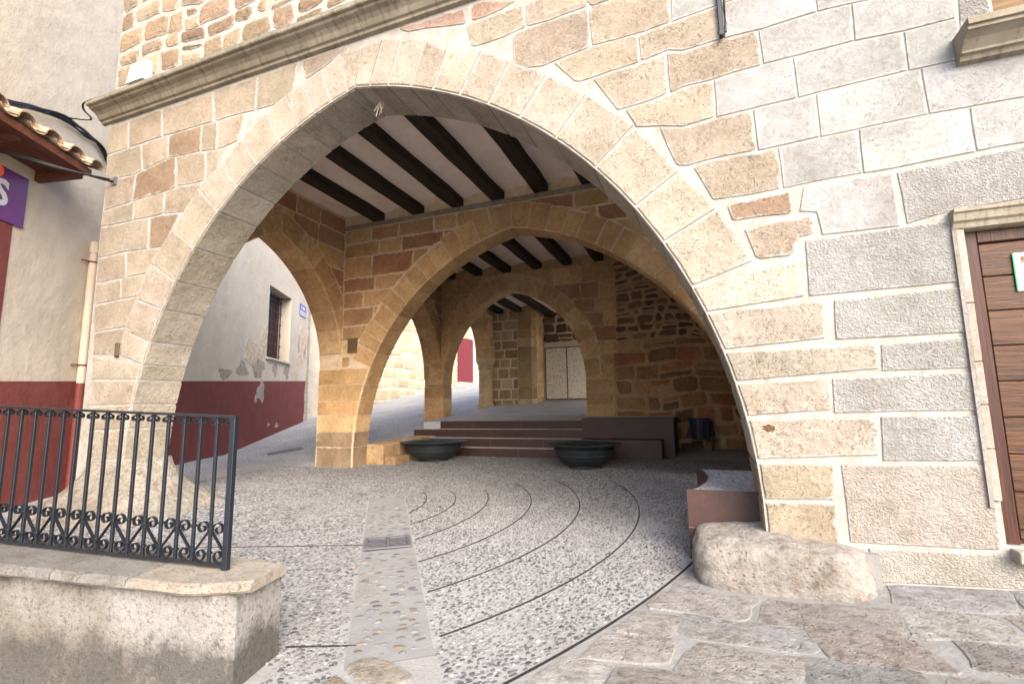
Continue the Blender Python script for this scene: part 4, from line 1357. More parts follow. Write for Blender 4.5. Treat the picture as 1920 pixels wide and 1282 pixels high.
for a_, b_ in (((-5.74, 18.582, 1.76), (-5.70, 18.60, 3.82)), ((-4.87, 18.582, 1.76), (-4.83, 18.60, 3.82)), ((-5.70, 18.582, 1.76), (-4.0, 18.60, 1.80)), ((-5.70, 18.582, 3.78), (-4.0, 18.60, 3.82))):
    MB().box(a_, b_).build('door_trim', 'iron', pd)

# right side wall of the passage
MB().box((1.9, 8.6, -0.1), (2.3, 13.5, 6.2)).build('passage_wall', 'mortar_in', ARC)
pw = [o for o in ARC.children if o.name.startswith('passage_wall')][0]

# ---- ceilings: plaster vaults between dark beams
def bay_ceiling(y0, y1, xb, zbeam, seed, x0=-7.9, x1=1.9):
    r = random.Random(seed)
    bw_ = 0.27
    v, f = [], []
    xs, zs = [], []
    edges = [x0] + [e for x in xb for e in (x - bw_, x)] + [x1]
    for a, b in zip(edges[::2], edges[1::2]):
        for k in range(9):
            t = k / 8
            xs.append(a + (b - a) * t)
            zs.append(zbeam + 0.17 + 0.07 * math.sin(math.pi * t))
    for x, z in zip(xs, zs):
        v += [(x, y0, z), (x, y1, z)]
    for i in range(len(xs) - 1):
        f.append((2 * i, 2 * i + 2, 2 * i + 3, 2 * i + 1))
    MB().add(v, f).build('ceiling', 'ceiling', ARC, None, True)
    for x in xb:
        rings = []
        n = 7
        for k in range(n):
            y = y0 - 0.05 + (y1 - y0 + 0.02) * k / (n - 1)
            j = [r.uniform(-.016, .016) for _ in range(6)]
            rings.append([(x - bw_ + .02 + j[0], y, zbeam + j[1] * .6), (x - .02 + j[2], y, zbeam + j[3] * .6), (x + j[4], y, zbeam + .025), (x + j[4], y, zbeam + 0.24), (x - bw_ + j[5], y, zbeam + 0.24), (x - bw_ + j[5], y, zbeam + .025)])
        MB().loft(rings, True, True).build('beam', 'beam', ARC)
B1 = [-6.23 + 0.93 * i for i in range(9)]
bay_ceiling(5.0, 8.62, [-6.23, -5.25, -4.31, -3.43, -2.51, -1.6, -0.7, 0.2, 1.1], 5.545, 91)
bay_ceiling(9.08, 13.02, [-6.8, -5.9, -4.99, -4.06, -3.17, -2.27, -1.4, -0.5, 0.4, 1.3], 5.39, 92)
bay_ceiling(13.5, 18.7, [-6.9, -6.15, -5.3, -4.4, -3.5, -2.6, -1.7], 5.05, 93)
MB().box((-7.3, 8.545, 5.46), (1.9, 8.60, 5.542), 0.004).build('ledger_board', 'cornice', ARC)
MB().box((-8.29, 5.0, 6.15), (1.9, 19.2, 6.22)).build('upper_floor', 'mortar_in', ARC)

MB().box((-7.665, 4.375, 2.24), (-7.58, 4.40, 2.44), 0.01).build('putlog_hole_shade', 'inner', ARC, (0.10, 0.08, 0.05))  # no opening here: dark colour stands for the shade inside the hole

# unseen patio walls added on the right, left open to light the first bay
MB().box((6.0, 4.41, -0.1), (6.3, 9.4, 5.0)).box((2.3, 9.1, -0.1), (6.0, 9.4, 5.0)).build('added_patio_wall', 'plaster', ARC)

# lime splashes, a worn hollow and a bolt hole's painted shade on the right pier
rl = random.Random(77)
def ragged(cx, cz, rx, rz, mat, proud, n=16, rough=0.35, name='lime_patch'):
    P = [(cx + rx * (1 + rl.uniform(-rough, rough)) * math.cos(2 * math.pi * k / n), cz + rz * (1 + rl.uniform(-rough, rough)) * math.sin(2 * math.pi * k / n)) for k in range(n)]
    stone(name, P, FRONT, mat, (0.14, 0.09, 0.05), front, rl, gap=0.0, depth=0.0, bevel=0.002, proud=proud, seg=9, jit=0.004, cut=0, smear=0.01)
for _ in range(26):
    ragged(1.04 + rl.gauss(0, .055), 1.22 + rl.gauss(0, .06), rl.uniform(.006, .022), rl.uniform(.006, .018), 'lime', 0.0085, 8)
for _ in range(12):
    ragged(0.78 + rl.gauss(0, .06), 1.50 + rl.gauss(0, .035), rl.uniform(.006, .025), rl.uniform(.006, .014), 'lime', 0.0085, 8)
ragged(0.475, 1.27, 0.055, 0.035, 'inner', 0.0085, 14, 0.2, 'worn_hollow')
ragged(0.52, 0.83, 0.016, 0.016, 'inner', 0.0085, 10, 0.1, 'bolt_hole_shade')  # flat dark disc, not sunk; its colour stands for the hole's shade
# ------------------------------------------------------------------ terrace, steel steps and benches
tz = lambda y: 1.125 + 0.088 * (y - 11.9)
def slab(x0, x1, y0, y1):
    return ([(x, y, z) for y in (y0, y1) for x in (x0, x1) for z in (0.2, tz(y))], [(1, 3, 7, 5), (0, 1, 3, 2), (4, 6, 7, 5), (0, 4, 5, 1), (2, 3, 7, 6)])
tm = MB().add(*slab(-7.15, -0.66, 11.795, 13.2)).add(*slab(-7.15, 1.9, 13.2, 19.0))
tag(tm.build('terrace', 'terrace'), kind='structure')

steps = thing('steel_steps', 'wide flight of rusty brown steel steps with block benches below the rear arch', 'steps', (-3.5, 11.2, 0.34))
def plate(a, b, name='riser', mat='corten'):
    return MB().box(a, b, 0.004).build(name, mat, steps)
for k, (y, z0, z1, x0, x1) in enumerate(((10.72, 0.28, 0.535, -6.6, -2.55), (11.05, 0.535, 0.735, -6.9, -2.55), (11.40, 0.735, 0.935, -7.2, -2.55), (11.78, 0.935, 1.135, -6.62, -2.55))):
    plate((x0, y, z0), (x1, y + 0.02, z1))
    ye = 11.07 if k == 0 else (11.42 if k == 1 else 11.80)
    if k < 3: MB().box((x0, y - 0.004, z1 + 0.001), (x1, ye + 0.33 - 0.33, z1 + 0.008)).build('tread', 'cement', steps)
plate((-2.55, 10.75, 0.28), (-0.86, 11.28, 0.755), 'block_bench')
plate((-2.62, 11.30, 0.25), (-0.63, 11.98, 1.195), 'block_bench')
MB().box((-0.858, 10.754, 0.28), (-0.846, 13.0, 0.75)).box((-0.63, 11.30, 0.2), (-0.618, 13.0, 1.19)).build('side_plate', 'corten', steps)
MB().box((-2.545, 11.60, 1.135), (-0.64, 13.0, 1.19)).build('block_top', 'cement', steps)

for xs_ in (-5.35, -4.0):
    MB().box((xs_, 10.716, 0.30), (xs_ + 0.004, 10.724, 0.53)).box((xs_ + 0.5, 11.046, 0.55), (xs_ + 0.504, 11.054, 0.73)).box((xs_ - 0.3, 11.776, 0.95), (xs_ - 0.296, 11.784, 1.13)).build('weld_seam', 'seam', steps)

# low stone kerb between the pillar and the steps
kerb = thing('stone_kerb', 'low stepped wall of worn sandstone between the pillar and the steel steps', 'kerb', (-6.7, 9.9, 0.28))
rk = random.Random(101)
y = 9.08
while y < 11.3:
    l = rk.uniform(0.42, 0.75)
    MB().box((-7.08, y, 0.15), (-6.50 + rk.uniform(-.02, .02), min(11.38, y + l - 0.012), 0.70 + rk.uniform(-.012, .012) + 0.04 * (y - 9)), 0.025).build('kerb_stone', 'rubble', kerb, tone((0.42, 0.29, 0.17), rk, .2))
    y += l
y = 9.08
while y < 10.5:
    l = rk.uniform(0.4, 0.65)
    MB().box((-6.49, y, 0.15), (-6.20 + rk.uniform(-.02, .02), min(10.69, y + l - 0.012), 0.46 + rk.uniform(-.01, .01)), 0.025).build('kerb_stone', 'rubble', kerb, tone((0.42, 0.29, 0.17), rk, .2))
    y += l
kz = lambda yy: ground_z(-7.2, yy) + 0.05
MB().loft([[(-7.20, yy, kz(yy) - 0.4), (-7.09, yy, kz(yy) - 0.4), (-7.09, yy, kz(yy)), (-7.20, yy, kz(yy))] for yy in (9.12, 10.2, 11.3, 12.4, 12.98)], True, True).build('kerb_edge', 'rubble', kerb, (0.40, 0.28, 0.17))

# raised pebble-topped bench of steel plate behind the right pier
bench = thing('steel_bench', 'raised platform with brown steel sides and a pebbled top behind the right pier', 'bench', (0.8, 5.3, 0.12))
side = [(-0.18, 4.74), (-0.14, 5.0), (-0.12, 5.4), (-0.16, 5.85), (-0.26, 6.3), (-0.42, 6.75)]
side = [(-0.18, 4.74), (-0.085, 5.0), (-0.02, 5.4), (0.0, 5.8), (-0.03, 6.2), (-0.12, 6.5)]
zt = 0.72
v = [(x, y, 0.05) for x, y in side] + [(x, y, zt - 0.004 * i) for i, (x, y) in enumerate(side)]
n = len(side)
f = [(i, i + 1, n + i + 1, n + i) for i in range(n - 1)]
mb = MB().add(v, f)
mb.add([(-0.18, 4.74, 0.05), (1.9, 4.74, 0.05), (1.9, 4.74, 0.395), (-0.18, 4.74, 0.395)], [(0, 1, 2, 3)])
mb.add([(-0.18, 4.74, 0.400), (1.9, 4.74, 0.400), (1.9, 4.74, zt), (-0.18, 4.74, zt)], [(0, 1, 2, 3)])
mb.add([(-0.18, 4.75, 0.05), (1.9, 4.75, 0.05), (1.9, 4.75, zt), (-0.18, 4.75, zt)], [(0, 1, 2, 3)])
mb.add([(-0.12, 6.5, 0.05), (1.9, 6.5, 0.05), (1.9, 6.5, 0.69), (-0.12, 6.5, 0.69)], [(0, 1, 2, 3)])
mb.build('steel_side', 'corten', bench)
MB().box((-0.18, 4.736, 0.394), (1.9, 4.741, 0.400)).box((-0.18, 4.736, 0.20), (1.9, 4.741, 0.205)).build('weld_seam', 'seam', bench)
tv = [(x + 0.006, y + 0.004, zt - 0.004 * i - 0.012) for i, (x, y) in enumerate(side)] + [(1.9, y + 0.004, zt - 0.004 * i - 0.012) for i, (x, y) in enumerate(side)]
MB().add(tv, [(i, i + 1, n + i + 1, n + i) for i in range(n - 1)]).build('pebbled_top', 'pebble_sheet', bench)

# two cast iron bowls
def bowl(x, y, rad, h, label, seed):
    z = floor_z(x, y) + 0.006
    t = thing('iron_bowl', label, 'planter', (x, y, z), 'cast iron bowls in the courtyard')
    prof = [(0.40, 0.05), (0.43, 0.10), (0.60, 0.22), (0.72, 0.42), (0.79, 0.66), (0.82, 0.90), (0.98, 0.955), (1.0, 0.975), (1.0, 1.0), (0.97, 1.0), (0.80, 0.95), (0.77, 0.90), (0.70, 0.80), (0.0, 0.78)]
    MB().lathe([(r * rad, q * h) for r, q in prof], (x, y, z), 40).build('bowl', 'pot', t, None, True)
    m = MB()
    ft = []
    for k in range(48):
        a = 2 * math.pi * k / 48
        ft.append((a, 0.035 * abs(math.sin(a * 4)) ** 0.6))
    rings = [[(x + r * rad * math.cos(a), y + r * rad * math.sin(a), z + (c * h * 1.2 if zz == 0 else zz * h)) for a, c in ft] for r, zz in ((0.38, 0.10), (0.43, 0.10), (0.45, 0.0), (0.40, 0.0))]
    m.loft(rings, True, False).build('foot_ring', 'pot', t)
    for zz, rr in ((0.52, 0.765), (0.74, 0.815)):
        MB().lathe([(rr * rad, (zz - .012) * h), ((rr + .012) * rad, zz * h), ((rr + .012) * rad, (zz + .012) * h), (rr * rad, (zz + .03) * h)], (x, y, z), 40).build('band', 'pot', t, None, True)
    return t
bowl(-5.75, 9.95, 0.76, 0.43, 'smaller dark iron bowl planter left, near the stone kerb', 1)
bowl(-2.22, 9.60, 0.72, 0.45, 'dark iron bowl planter in the middle, before the steel block benches', 2)
w = MB().lathe([(0.0, 0.0), (0.05, 0.0), (0.055, 0.02), (0.0, 0.022)], (-6.05, 10.35, 0.0), 10)

# litter bin on a post against the rubble wall
bn = thing('litter_bin', 'dark slatted litter bin with blue rim on a post beside the steel bench', 'bin', (-0.1, 12.55, 0.4))
MB().lathe([(0.20, 0.0), (0.225, 0.43), (0.21, 0.43), (0.19, 0.02), (0.0, 0.02)], (-0.10, 12.55, 0.68), 24).build('basket', 'bin', bn)
MB().lathe([(0.222, 0.43), (0.245, 0.435), (0.245, 0.475), (0.215, 0.475)], (-0.10, 12.55, 0.68), 24).build('rim', 'bin_blue', bn)
for k in range(20):
    a = 2 * math.pi * k / 20
    c_, s_ = math.cos(a), math.sin(a)
    MB().tube([(-0.10 + 0.205 * c_, 12.55 + 0.205 * s_, 0.69), (-0.10 + 0.229 * c_, 12.55 + 0.229 * s_, 1.10)], 0.011, 5).build('slat', 'bin', bn)
MB().tube([(0.16, 12.62, 0.38), (0.16, 12.62, 1.1)], 0.03, 8).tube([(0.16, 12.62, 0.95), (0.10, 12.58, 0.95)], 0.02, 6).build('post', 'bin', bn)

# ------------------------------------------------------------------ plaster building on the left
W0 = Vector((-9.717, 4.503)); WD = Vector((-0.458, 0.889)); WN = Vector((0.889, 0.458))
PLW = frame_line(W0, WD, WN)
PB = thing('plaster_house', 'long cream plastered house with burgundy painted base along the lane', 'building', (-11.5, 8.0, 0.2))
def wbox(s0, s1, z0, z1, d0, d1):
    m = MB().box((s0, d0, z0), (s1, d1, z1))
    m.v = [PLW(a, z, d) for a, d, z in m.v]
    return m
def bandz(s): return 1.975 + 0.0565 * s
WS0, WS1, WZ0, WZ1 = 9.15, 11.42, 3.32, 5.86
# wall with the window opening left free
m = MB()
for s0, s1, z0, z1 in ((-9.0, WS0, -0.3, 11.0), (WS0, WS1, -0.3, WZ0), (WS0, WS1, WZ1, 11.0), (WS1, 13.95, -0.3, 11.0)):
    m.add([PLW(a, z, d) for d in (0.0, 0.55) for a, z in ((s0, z0), (s1, z0), (s1, z1), (s0, z1))], [(0, 1, 2, 3), (5, 4, 7, 6), (0, 3, 7, 4), (1, 5, 6, 2), (3, 2, 6, 7), (0, 4, 5, 1)])
m.build('wall', 'plaster', PB)
m = MB()
ss = [-9.0, -0.62, 0.83, 4.04, 9.0, 13.95]
m.loft([[PLW(s, -0.3, -0.012), PLW(s, bandz(max(s, -0.62)), -0.012), PLW(s, bandz(max(s, -0.62)), 0.02), PLW(s, -0.3, 0.02)] for s in ss], True, True)
m.build('painted_base', 'burgundy', PB)
wbox(-2.2, -0.74, 1.95, 4.28, -0.014, 0.01).build('painted_panel', 'burgundy', PB)
# peeled patches: shallow ragged scars in the plaster
rpz = random.Random(111)
def scar(cs, cz, rx, rz, mat, proud=0.006, n=18):
    ph = rpz.uniform(0, 6)
    P = []
    for k in range(n):
        a = 2 * math.pi * k / n
        q = 1 + 0.22 * math.sin(3 * a + ph) + rpz.uniform(-.18, .18)
        P.append((cs + rx * q * math.cos(a), cz + rz * q * math.sin(a)))
    stone('plaster_scar', P, PLW, mat, (0.5, 0.5, 0.5), PB, rpz, gap=0.0, depth=0.004, bevel=0.006, proud=proud, seg=9, jit=0.012, cut=0)
for cs, cz, rx, rz, mt in ((12.9, 4.35, 0.42, 0.62, 'scar'), (12.65, 4.15, 0.30, 0.42, 'peeled'), (13.3, 4.0, 0.16, 0.38, 'peeled'), (12.6, 3.5, 0.5, 0.32, 'scar'),
                           (8.1, 3.35, 0.75, 0.34, 'scar'), (7.3, 2.75, 0.42, 0.22, 'peeled'), (6.2, 2.55, 0.38, 0.16, 'peeled'), (8.5, 2.9, 0.5, 0.35, 'peeled'), (8.9, 3.9, 0.30, 0.45, 'scar'),
                           (10.0, 2.95, 0.22, 0.24, 'peeled'), (11.2, 2.98, 0.28, 0.28, 'peeled'), (12.3, 2.95, 0.4, 0.2, 'scar'), (7.7, 2.2, 0.18, 0.14, 'peeled')):
    scar(cs, cz, rx, rz, mt, 0.004 + rpz.uniform(0, .004))
for cs, cz, rx, rz in ((8.8, 2.12, 0.28, 0.34), (8.4, 1.85, 0.10, 0.12), (6.9, 1.2, 0.22, 0.10), (9.6, 1.0, 0.10, 0.06), (10.4, 0.95, 0.16, 0.08)):
    scar(cs, cz, rx, rz, 'peeled', 0.017)
# barred window
wd_ = wbox(WS0, WS1, WZ0, WZ1, 0.50, 0.56).build('window', 'frame_wood', PB)
wbox(WS1 - 0.22, WS1, WZ0, WZ1, 0.46, 0.50).build('window_frame', 'red_door', wd_)
wbox(WS0 - 0.05, WS1 + 0.06, WZ0 - 0.06, WZ0, -0.09, 0.5).build('window_sill', 'pipe', PB)
for k in range(9):
    s = WS0 + 0.12 + k * (WS1 - WS0 - 0.24) / 8
    MB().tube([PLW(s, WZ0, 0.36), PLW(s, WZ1, 0.36)], 0.016, 6).build('window_bar', 'iron', wd_)
for k in range(6):
    z = WZ0 + 0.22 + k * 0.42
    MB().tube([PLW(WS0, z, 0.36), PLW(WS1, z, 0.36)], 0.016, 6).build('window_bar', 'iron', wd_)
# stone quoins at its far corner
rz_ = random.Random(113)
z = 0.6
while z < 6:
    h = rz_.uniform(0.3, 0.5)
    stone('quoin', [(13.52 + rz_.uniform(-.1, .1), z), (13.94, z), (13.94, z + h), (13.52 + rz_.uniform(-.1, .1), z + h)], PLW, 'stone', (0.400, 0.352, 0.272), PB, rz_, proud=0.016, depth=0.01)
    z += h
# drainpipe
dp = MB().tube([PLW(0.80, z, -0.075) for z in (1.98, 2.9, 4.36)], 0.062, 12).build('drainpipe', 'pipe', PB)
MB().tube([PLW(0.80, z, -0.075) for z in (4.30, 4.50)], 0.075, 12).build('pipe_collar', 'pipe', dp)
MB().tube([PLW(0.80, z, -0.075) for z in (0.1, 1.0, 1.985)], 0.062, 12).build('pipe_foot', 'pipe_red', dp)
for z in (4.12, 2.28):
    MB().tube([PLW(0.80, z, -0.075), PLW(0.80, z + 0.03, -0.075)], 0.07, 12).tube([PLW(0.74, z + .015, -0.075), PLW(0.64, z + .015, -0.03), PLW(0.64, z + .015, 0.02)], 0.012, 6).build('pipe_clip', 'pipe_red', dp)

# tiled eaves over the shop front
EV = thing('tiled_canopy', 'small canopy of old curved clay tiles on brown boards over the shop', 'canopy', (-9.2, 3.6, 5.4))
PROJ = 0.7
def ev(s, z, d): return PLW(s, z, -d)
zt_e = lambda d: 5.52 - 0.30 * d
for k in range(9):
    s = -0.30 - k * 0.435
    for kind in (0, 1):
        rings = []
        rr = 0.155
        for d in (0.0, 0.25, PROJ + 0.10):
            ring = []
            taper = 1.0 if kind == 0 else 0.9
            for i in range(9):
                a = math.pi * i / 8
                x = -rr * math.cos(a) * taper
                zz = rr * 0.8 * math.sin(a) * (1 if kind == 0 else -0.75)
                ring.append(ev(s - 0.02 + x - (0 if kind == 0 else 0.2375), zt_e(d) + 0.08 + zz + (0.02 if kind == 0 else 0.06), d + (0 if kind == 0 else -0.03)))
            for i in range(8, -1, -1):
                a = math.pi * i / 8
                x = -(rr - 0.018) * math.cos(a) * taper
                zz = (rr - 0.018) * 0.8 * math.sin(a) * (1 if kind == 0 else -0.75)
                ring.append(ev(s - 0.02 + x - (0 if kind == 0 else 0.2375), zt_e(d) + 0.08 + zz + (0.02 if kind == 0 else 0.06) - (0.0 if kind == 0 else -0.0), d + (0 if kind == 0 else -0.03)))
            rings.append(ring)
        MB().loft(rings, True, True).build('roof_tile', 'tile', EV)
for k in range(4):
    d0, d1 = 0.01 + k * 0.172, 0.01 + k * 0.172 + 0.165
    m = MB().add([ev(s, 5.255 - q, d) for q in (0.0, 0.03) for s, d in ((-4.2, d0), (-0.36, d0), (-0.36, d1), (-4.2, d1))], [(0, 1, 2, 3), (4, 5, 6, 7), (0, 1, 5, 4), (1, 2, 6, 5), (2, 3, 7, 6), (3, 0, 4, 7)])
    m.build('eaves_board', 'eave_wood', EV)
MB().add([ev(s, z, d) for s in (-4.2, -0.34) for d, z in ((0.69, 5.22), (0.72, 5.22), (0.72, 5.33), (0.69, 5.33))], [(0, 1, 5, 4), (1, 2, 6, 5), (2, 3, 7, 6), (3, 0, 4, 7), (0, 1, 2, 3), (4, 5, 6, 7)]).build('fascia', 'eave_wood', EV)
for s in (-0.42, -1.55, -2.85):
    tri = [(0.0, 5.225), (0.62, 5.225), (0.62, 5.16), (0.0, 5.06)]
    MB().loft([[ev(s + a, q, d) for d, q in tri] for a in (-0.05, 0.05)], True, True).build('bracket', 'eave_wood', EV)

# shop sign
sg = thing('shop_sign', 'purple shop sign board with a white letter S on the cream wall', 'sign', tuple(PLW(-1.2, 4.22, -0.03)))
wbox(-2.4, -0.595, 4.24, 5.02, -0.035, -0.012).build('board', 'purple', sg)
def text_mesh(txt, size, mat, fn, parent, name, bold=0.0, ext=0.002):
    cu = bpy.data.curves.new(name, 'FONT')
    cu.body = txt
    cu.size = size
    cu.offset = bold
    cu.extrude = ext
    cu.resolution_u = 3
    ob = bpy.data.objects.new(name, cu)
    COL.objects.link(ob)
    dg = bpy.context.evaluated_depsgraph_get()
    me = bpy.data.meshes.new_from_object(ob.evaluated_get(dg))
    vs = [tuple(fn(*vv.co)) for vv in me.vertices]
    fs = [tuple(p.vertices) for p in me.polygons]
    bpy.data.objects.remove(ob)
    bpy.data.curves.remove(cu)
    bpy.data.meshes.remove(me)
    return link(name, vs, fs, mat, parent)
text_mesh('S', 0.52, 'white_paint', lambda x, y, z: PLW(-1.12 + x * 0.95, 4.46 + y, -0.038 - z), sg, 'letter', 0.016)
wbox(-2.4, -1.05, 4.92, 5.0, -0.040, -0.036)
MB().lathe([(0.0, 0.0), (0.09, 0.0), (0.09, 0.006), (0.0, 0.006)], (0, 0, 0), 20).xf(lambda x, y, z: PLW(-1.10 + x, 4.93 + y, -0.036 - z)).build('round_mark', 'orange', sg)

# street name plate on the far end of the house
pl = thing('street_name_plate', 'small blue street name plate with white lettering beside the barred window', 'sign', tuple(PLW(12.8, 5.41, -0.02)))
wbox(12.40, 13.20, 5.41, 5.91, -0.025, -0.004).build('plate', 'blue', pl)
wbox(12.43, 13.17, 5.44, 5.62, -0.029, -0.026).build('name_line', 'white_paint', pl)
for s0_, s1_ in ((12.50, 12.56), (12.68, 12.76), (12.79, 12.87), (12.90, 12.98)):
    wbox(s0_, s1_, 5.70 if s0_ > 12.6 else 5.67, 5.82, -0.029, -0.026).build('letter', 'white_paint', pl)
for s0_ in (12.52, 12.63, 12.74, 12.86, 12.98, 13.08):
    wbox(s0_, s0_ + 0.04, 5.48, 5.58, -0.032, -0.030).build('letter', 'blue', pl)

# cables
PA0, PB0 = PLW(-1.45, 5.02, -0.35), (-8.05, 4.385, 4.92)
def cable(pts, r, name, label, n=6, strands=1, spread=0.02, seed=1):
    rr = random.Random(seed)
    t = thing(name, label, 'cable', tuple(pts[0]), 'electric cables on the left wall')
    for k in range(strands):
        q = [(p[0] + rr.uniform(-spread, spread), p[1] + rr.uniform(-spread, spread), p[2] + rr.uniform(-spread, spread)) for p in pts]
        # smooth catmull
        out = []
        for i in range(len(q) - 1):
            p0, p1, p2, p3 = q[max(0, i - 1)], q[i], q[i + 1], q[min(len(q) - 1, i + 2)]
            for j in range(6):
                s = j / 6
                out.append(tuple(0.5 * ((2 * p1[c]) + (-p0[c] + p2[c]) * s + (2 * p0[c] - 5 * p1[c] + 4 * p2[c] - p3[c]) * s * s + (-p0[c] + 3 * p1[c] - 3 * p2[c] + p3[c]) * s ** 3) for c in range(3)))
        out.append(q[-1])
        MB().tube(out, r, n).build('strand', 'black', t, None, True)
    return t
cable([PLW(-3.4, 5.25, -0.16), PLW(-1.33, 5.87, -0.12), PLW(-0.75, 6.12, -0.08), PLW(-0.2, 6.30, -0.07), PLW(0.35, 6.34, -0.05), PLW(0.75, 6.28, -0.05), PLW(0.95, 6.02, -0.05)], 0.015, 'cable_bundle', 'black cable bundle sagging along the plaster wall above the tiled canopy', 6, 6, 0.035, 3)
cable([PLW(-0.2, 6.30, -0.07), PLW(0.1, 6.45, -0.3), (-8.72, 4.22, 6.17), (-8.4, 4.17, 6.21), (-7.2, 4.30, 6.21), (-5.5, 4.36, 6.205)], 0.008, 'cable_bundle', 'thin black cables running from the plaster wall onto the cornice', 6, 3, 0.012, 4)
cable([tuple(PA0[i] + (PA0[i] - PB0[i]) * 1.2 for i in range(3)), PA0, tuple((PA0[i] + PB0[i]) / 2 - (0.015 if i == 2 else 0) for i in range(3)), PB0], 0.010, 'cable_bundle', 'taut black cables from under the canopy to a bracket on the stone pier', 6, 5, 0.022, 5)
ck = thing('cable_anchor', 'small grey metal cable anchor on the left stone pier', 'bracket', (-8.05, 4.39, 4.92))
MB().tube([(-8.05, 4.42, 4.92), (-8.05, 4.33, 4.92)], 0.02, 8).box((-8.09, 4.375, 4.86), (-8.01, 4.39, 4.98)).build('anchor_plate', 'zinc', ck)

# floodlight over the cornice, iron bracket, dry tuft
fl = thing('floodlight', 'white box floodlight standing on the cornice at the left corner', 'lamp', (-7.4, 4.25, 6.2))
MB().add([(-7.60, 4.16, 6.24), (-7.24, 4.16, 6.24), (-7.24, 4.20, 6.56), (-7.60, 4.20, 6.56), (-7.60, 4.30, 6.24), (-7.24, 4.30, 6.24), (-7.24, 4.27, 6.56), (-7.60, 4.27, 6.56)], [(0, 1, 2, 3), (5, 4, 7, 6), (0, 4, 5, 1), (2, 6, 7, 3), (0, 3, 7, 4), (1, 5, 6, 2)]).build('housing', 'white_paint', fl)
MB().box((-7.50, 4.2, 6.19), (-7.34, 4.28, 6.24)).build('mount', 'zinc', fl)
ib = thing('iron_bracket', 'dark iron strap bracket hanging flat on the stone above the arch', 'bracket', (0.36, 4.38, 4.66))
MB().box((0.335, 4.36, 4.67), (0.375, 4.385, 5.4), 0.006).build('strap', 'iron', ib)
MB().tube([(0.355, 4.36, 4.70), (0.355, 4.33, 4.70)], 0.022, 8).build('bolt', 'iron', ib)
MB().tube([(0.39, 4.37, 4.72), (0.395, 4.355, 5.0), (0.39, 4.37, 5.4)], 0.010, 6).build('wire', 'black', ib)
tf = thing('dry_tuft', 'tuft of dry straw hanging from a hook under the arch crown', 'straw', (-3.42, 4.62, 5.3))
rt_ = random.Random(9)
ax_, ay_ = -3.50, 4.72
for k in range(11):
    x_, y_ = ax_ + rt_.uniform(-.03, .03), ay_ + rt_.uniform(-.03, .03)
    dx_, dy_ = rt_.uniform(-.07, .07), rt_.uniform(-.05, .05)
    L_ = rt_.uniform(0.10, 0.24)
    MB().tube([(x_, y_, 5.30), (x_ + dx_ * .4, y_ + dy_ * .4, 5.30 - L_ * .5), (x_ + dx_, y_ + dy_, 5.30 - L_)], [0.006, 0.009, 0.004], 5).build('stalk', 'straw', tf)
MB().tube([(ax_, ay_, 5.34), (ax_, ay_, 5.25)], 0.022, 8).build('hook', 'dirt_shade', tf)

# notice on the door
nt = thing('paper_notice', 'white paper notice with a crest and printed lines pinned on the wooden door', 'notice', (2.35, 4.46, 2.23))
MB().box((2.135, 4.468, 2.225), (2.75, 4.472, 2.50)).build('sheet', 'paper', nt)
MB().box((2.131, 4.467, 2.225), (2.139, 4.473, 2.50)).build('green_edge', 'green', nt)
for txt, x, z, sz in (('PL', 2.268, 2.392, 0.050), ('M', 2.283, 2.343, 0.050), ('I', 2.292, 2.275, 0.036)):
    text_mesh(txt, sz, 'ink', lambda a, b, c, x=x, z=z: (x + a, 4.466 - c, z + b), nt, 'letter', 0.0015, 0.0008)
MB().box((2.215, 4.4655, 2.322), (2.70, 4.468, 2.328)).box((2.285, 4.4655, 2.248), (2.5, 4.468, 2.252)).build('printed_line', 'ink', nt)
MB().lathe([(0.0, 0), (0.014, 0), (0.014, 0.001), (0, 0.001)], (0, 0, 0), 12).xf(lambda x, y, z: (2.185 + x, 4.467 - z, 2.455 + y * 1.3)).box((2.170, 4.4655, 2.425), (2.200, 4.468, 2.436)).build('crest', 'window_wood', nt)

# ------------------------------------------------------------------ houses beyond the lane
HA, HB_ = Vector((-16.6, 18.6)), Vector((-15.0, 31.5))
HU = (HB_ - HA).normalized(); HNn = Vector((HU.y, -HU.x))
HF = frame_line(HA, HU, HNn)
SH = thing('stone_house', 'sunlit stone house with a red plank door across the lane behind the pillars', 'building', (-16.0, 24.0, 2.0))
hl_ = (HB_ - HA).length
m = MB()
m.add([HF(a, z, d) for d in (0.01, 0.6) for a, z in ((-3.0, 0.2), (hl_ + 14, 0.2), (hl_ + 14, 9.0), (-3.0, 9.0))], [(0, 1, 2, 3), (5, 4, 7, 6), (0, 3, 7, 4), (1, 5, 6, 2), (3, 2, 6, 7)])
hw_ = m.build('wall', 'far_wall', SH)
rubble(HF, 0.0, 12.4, 1.0, 7.6, (0.42, 0.72), (0.55, 1.25), 'stone', [(0.47, 0.38, 0.25), (0.50, 0.42, 0.29), (0.43, 0.34, 0.225)], hw_, random.Random(121), gap=0.035, bulge=0.02, smear=0.08, name='block')
ds0 = (Vector((-15.2, 29.6)) - HA).dot(HU)
dr = MB().add([HF(a, z, d) for d in (-0.05, 0.0) for a, z in ((ds0 - .2, 3.25), (ds0 + 1.7, 3.25), (ds0 + 1.7, 6.3), (ds0 - .2, 6.3))], [(0, 1, 2, 3), (5, 4, 7, 6), (0, 3, 7, 4), (1, 5, 6, 2), (3, 2, 6, 7), (0, 4, 5, 1)]).build('door', 'red_door', SH)
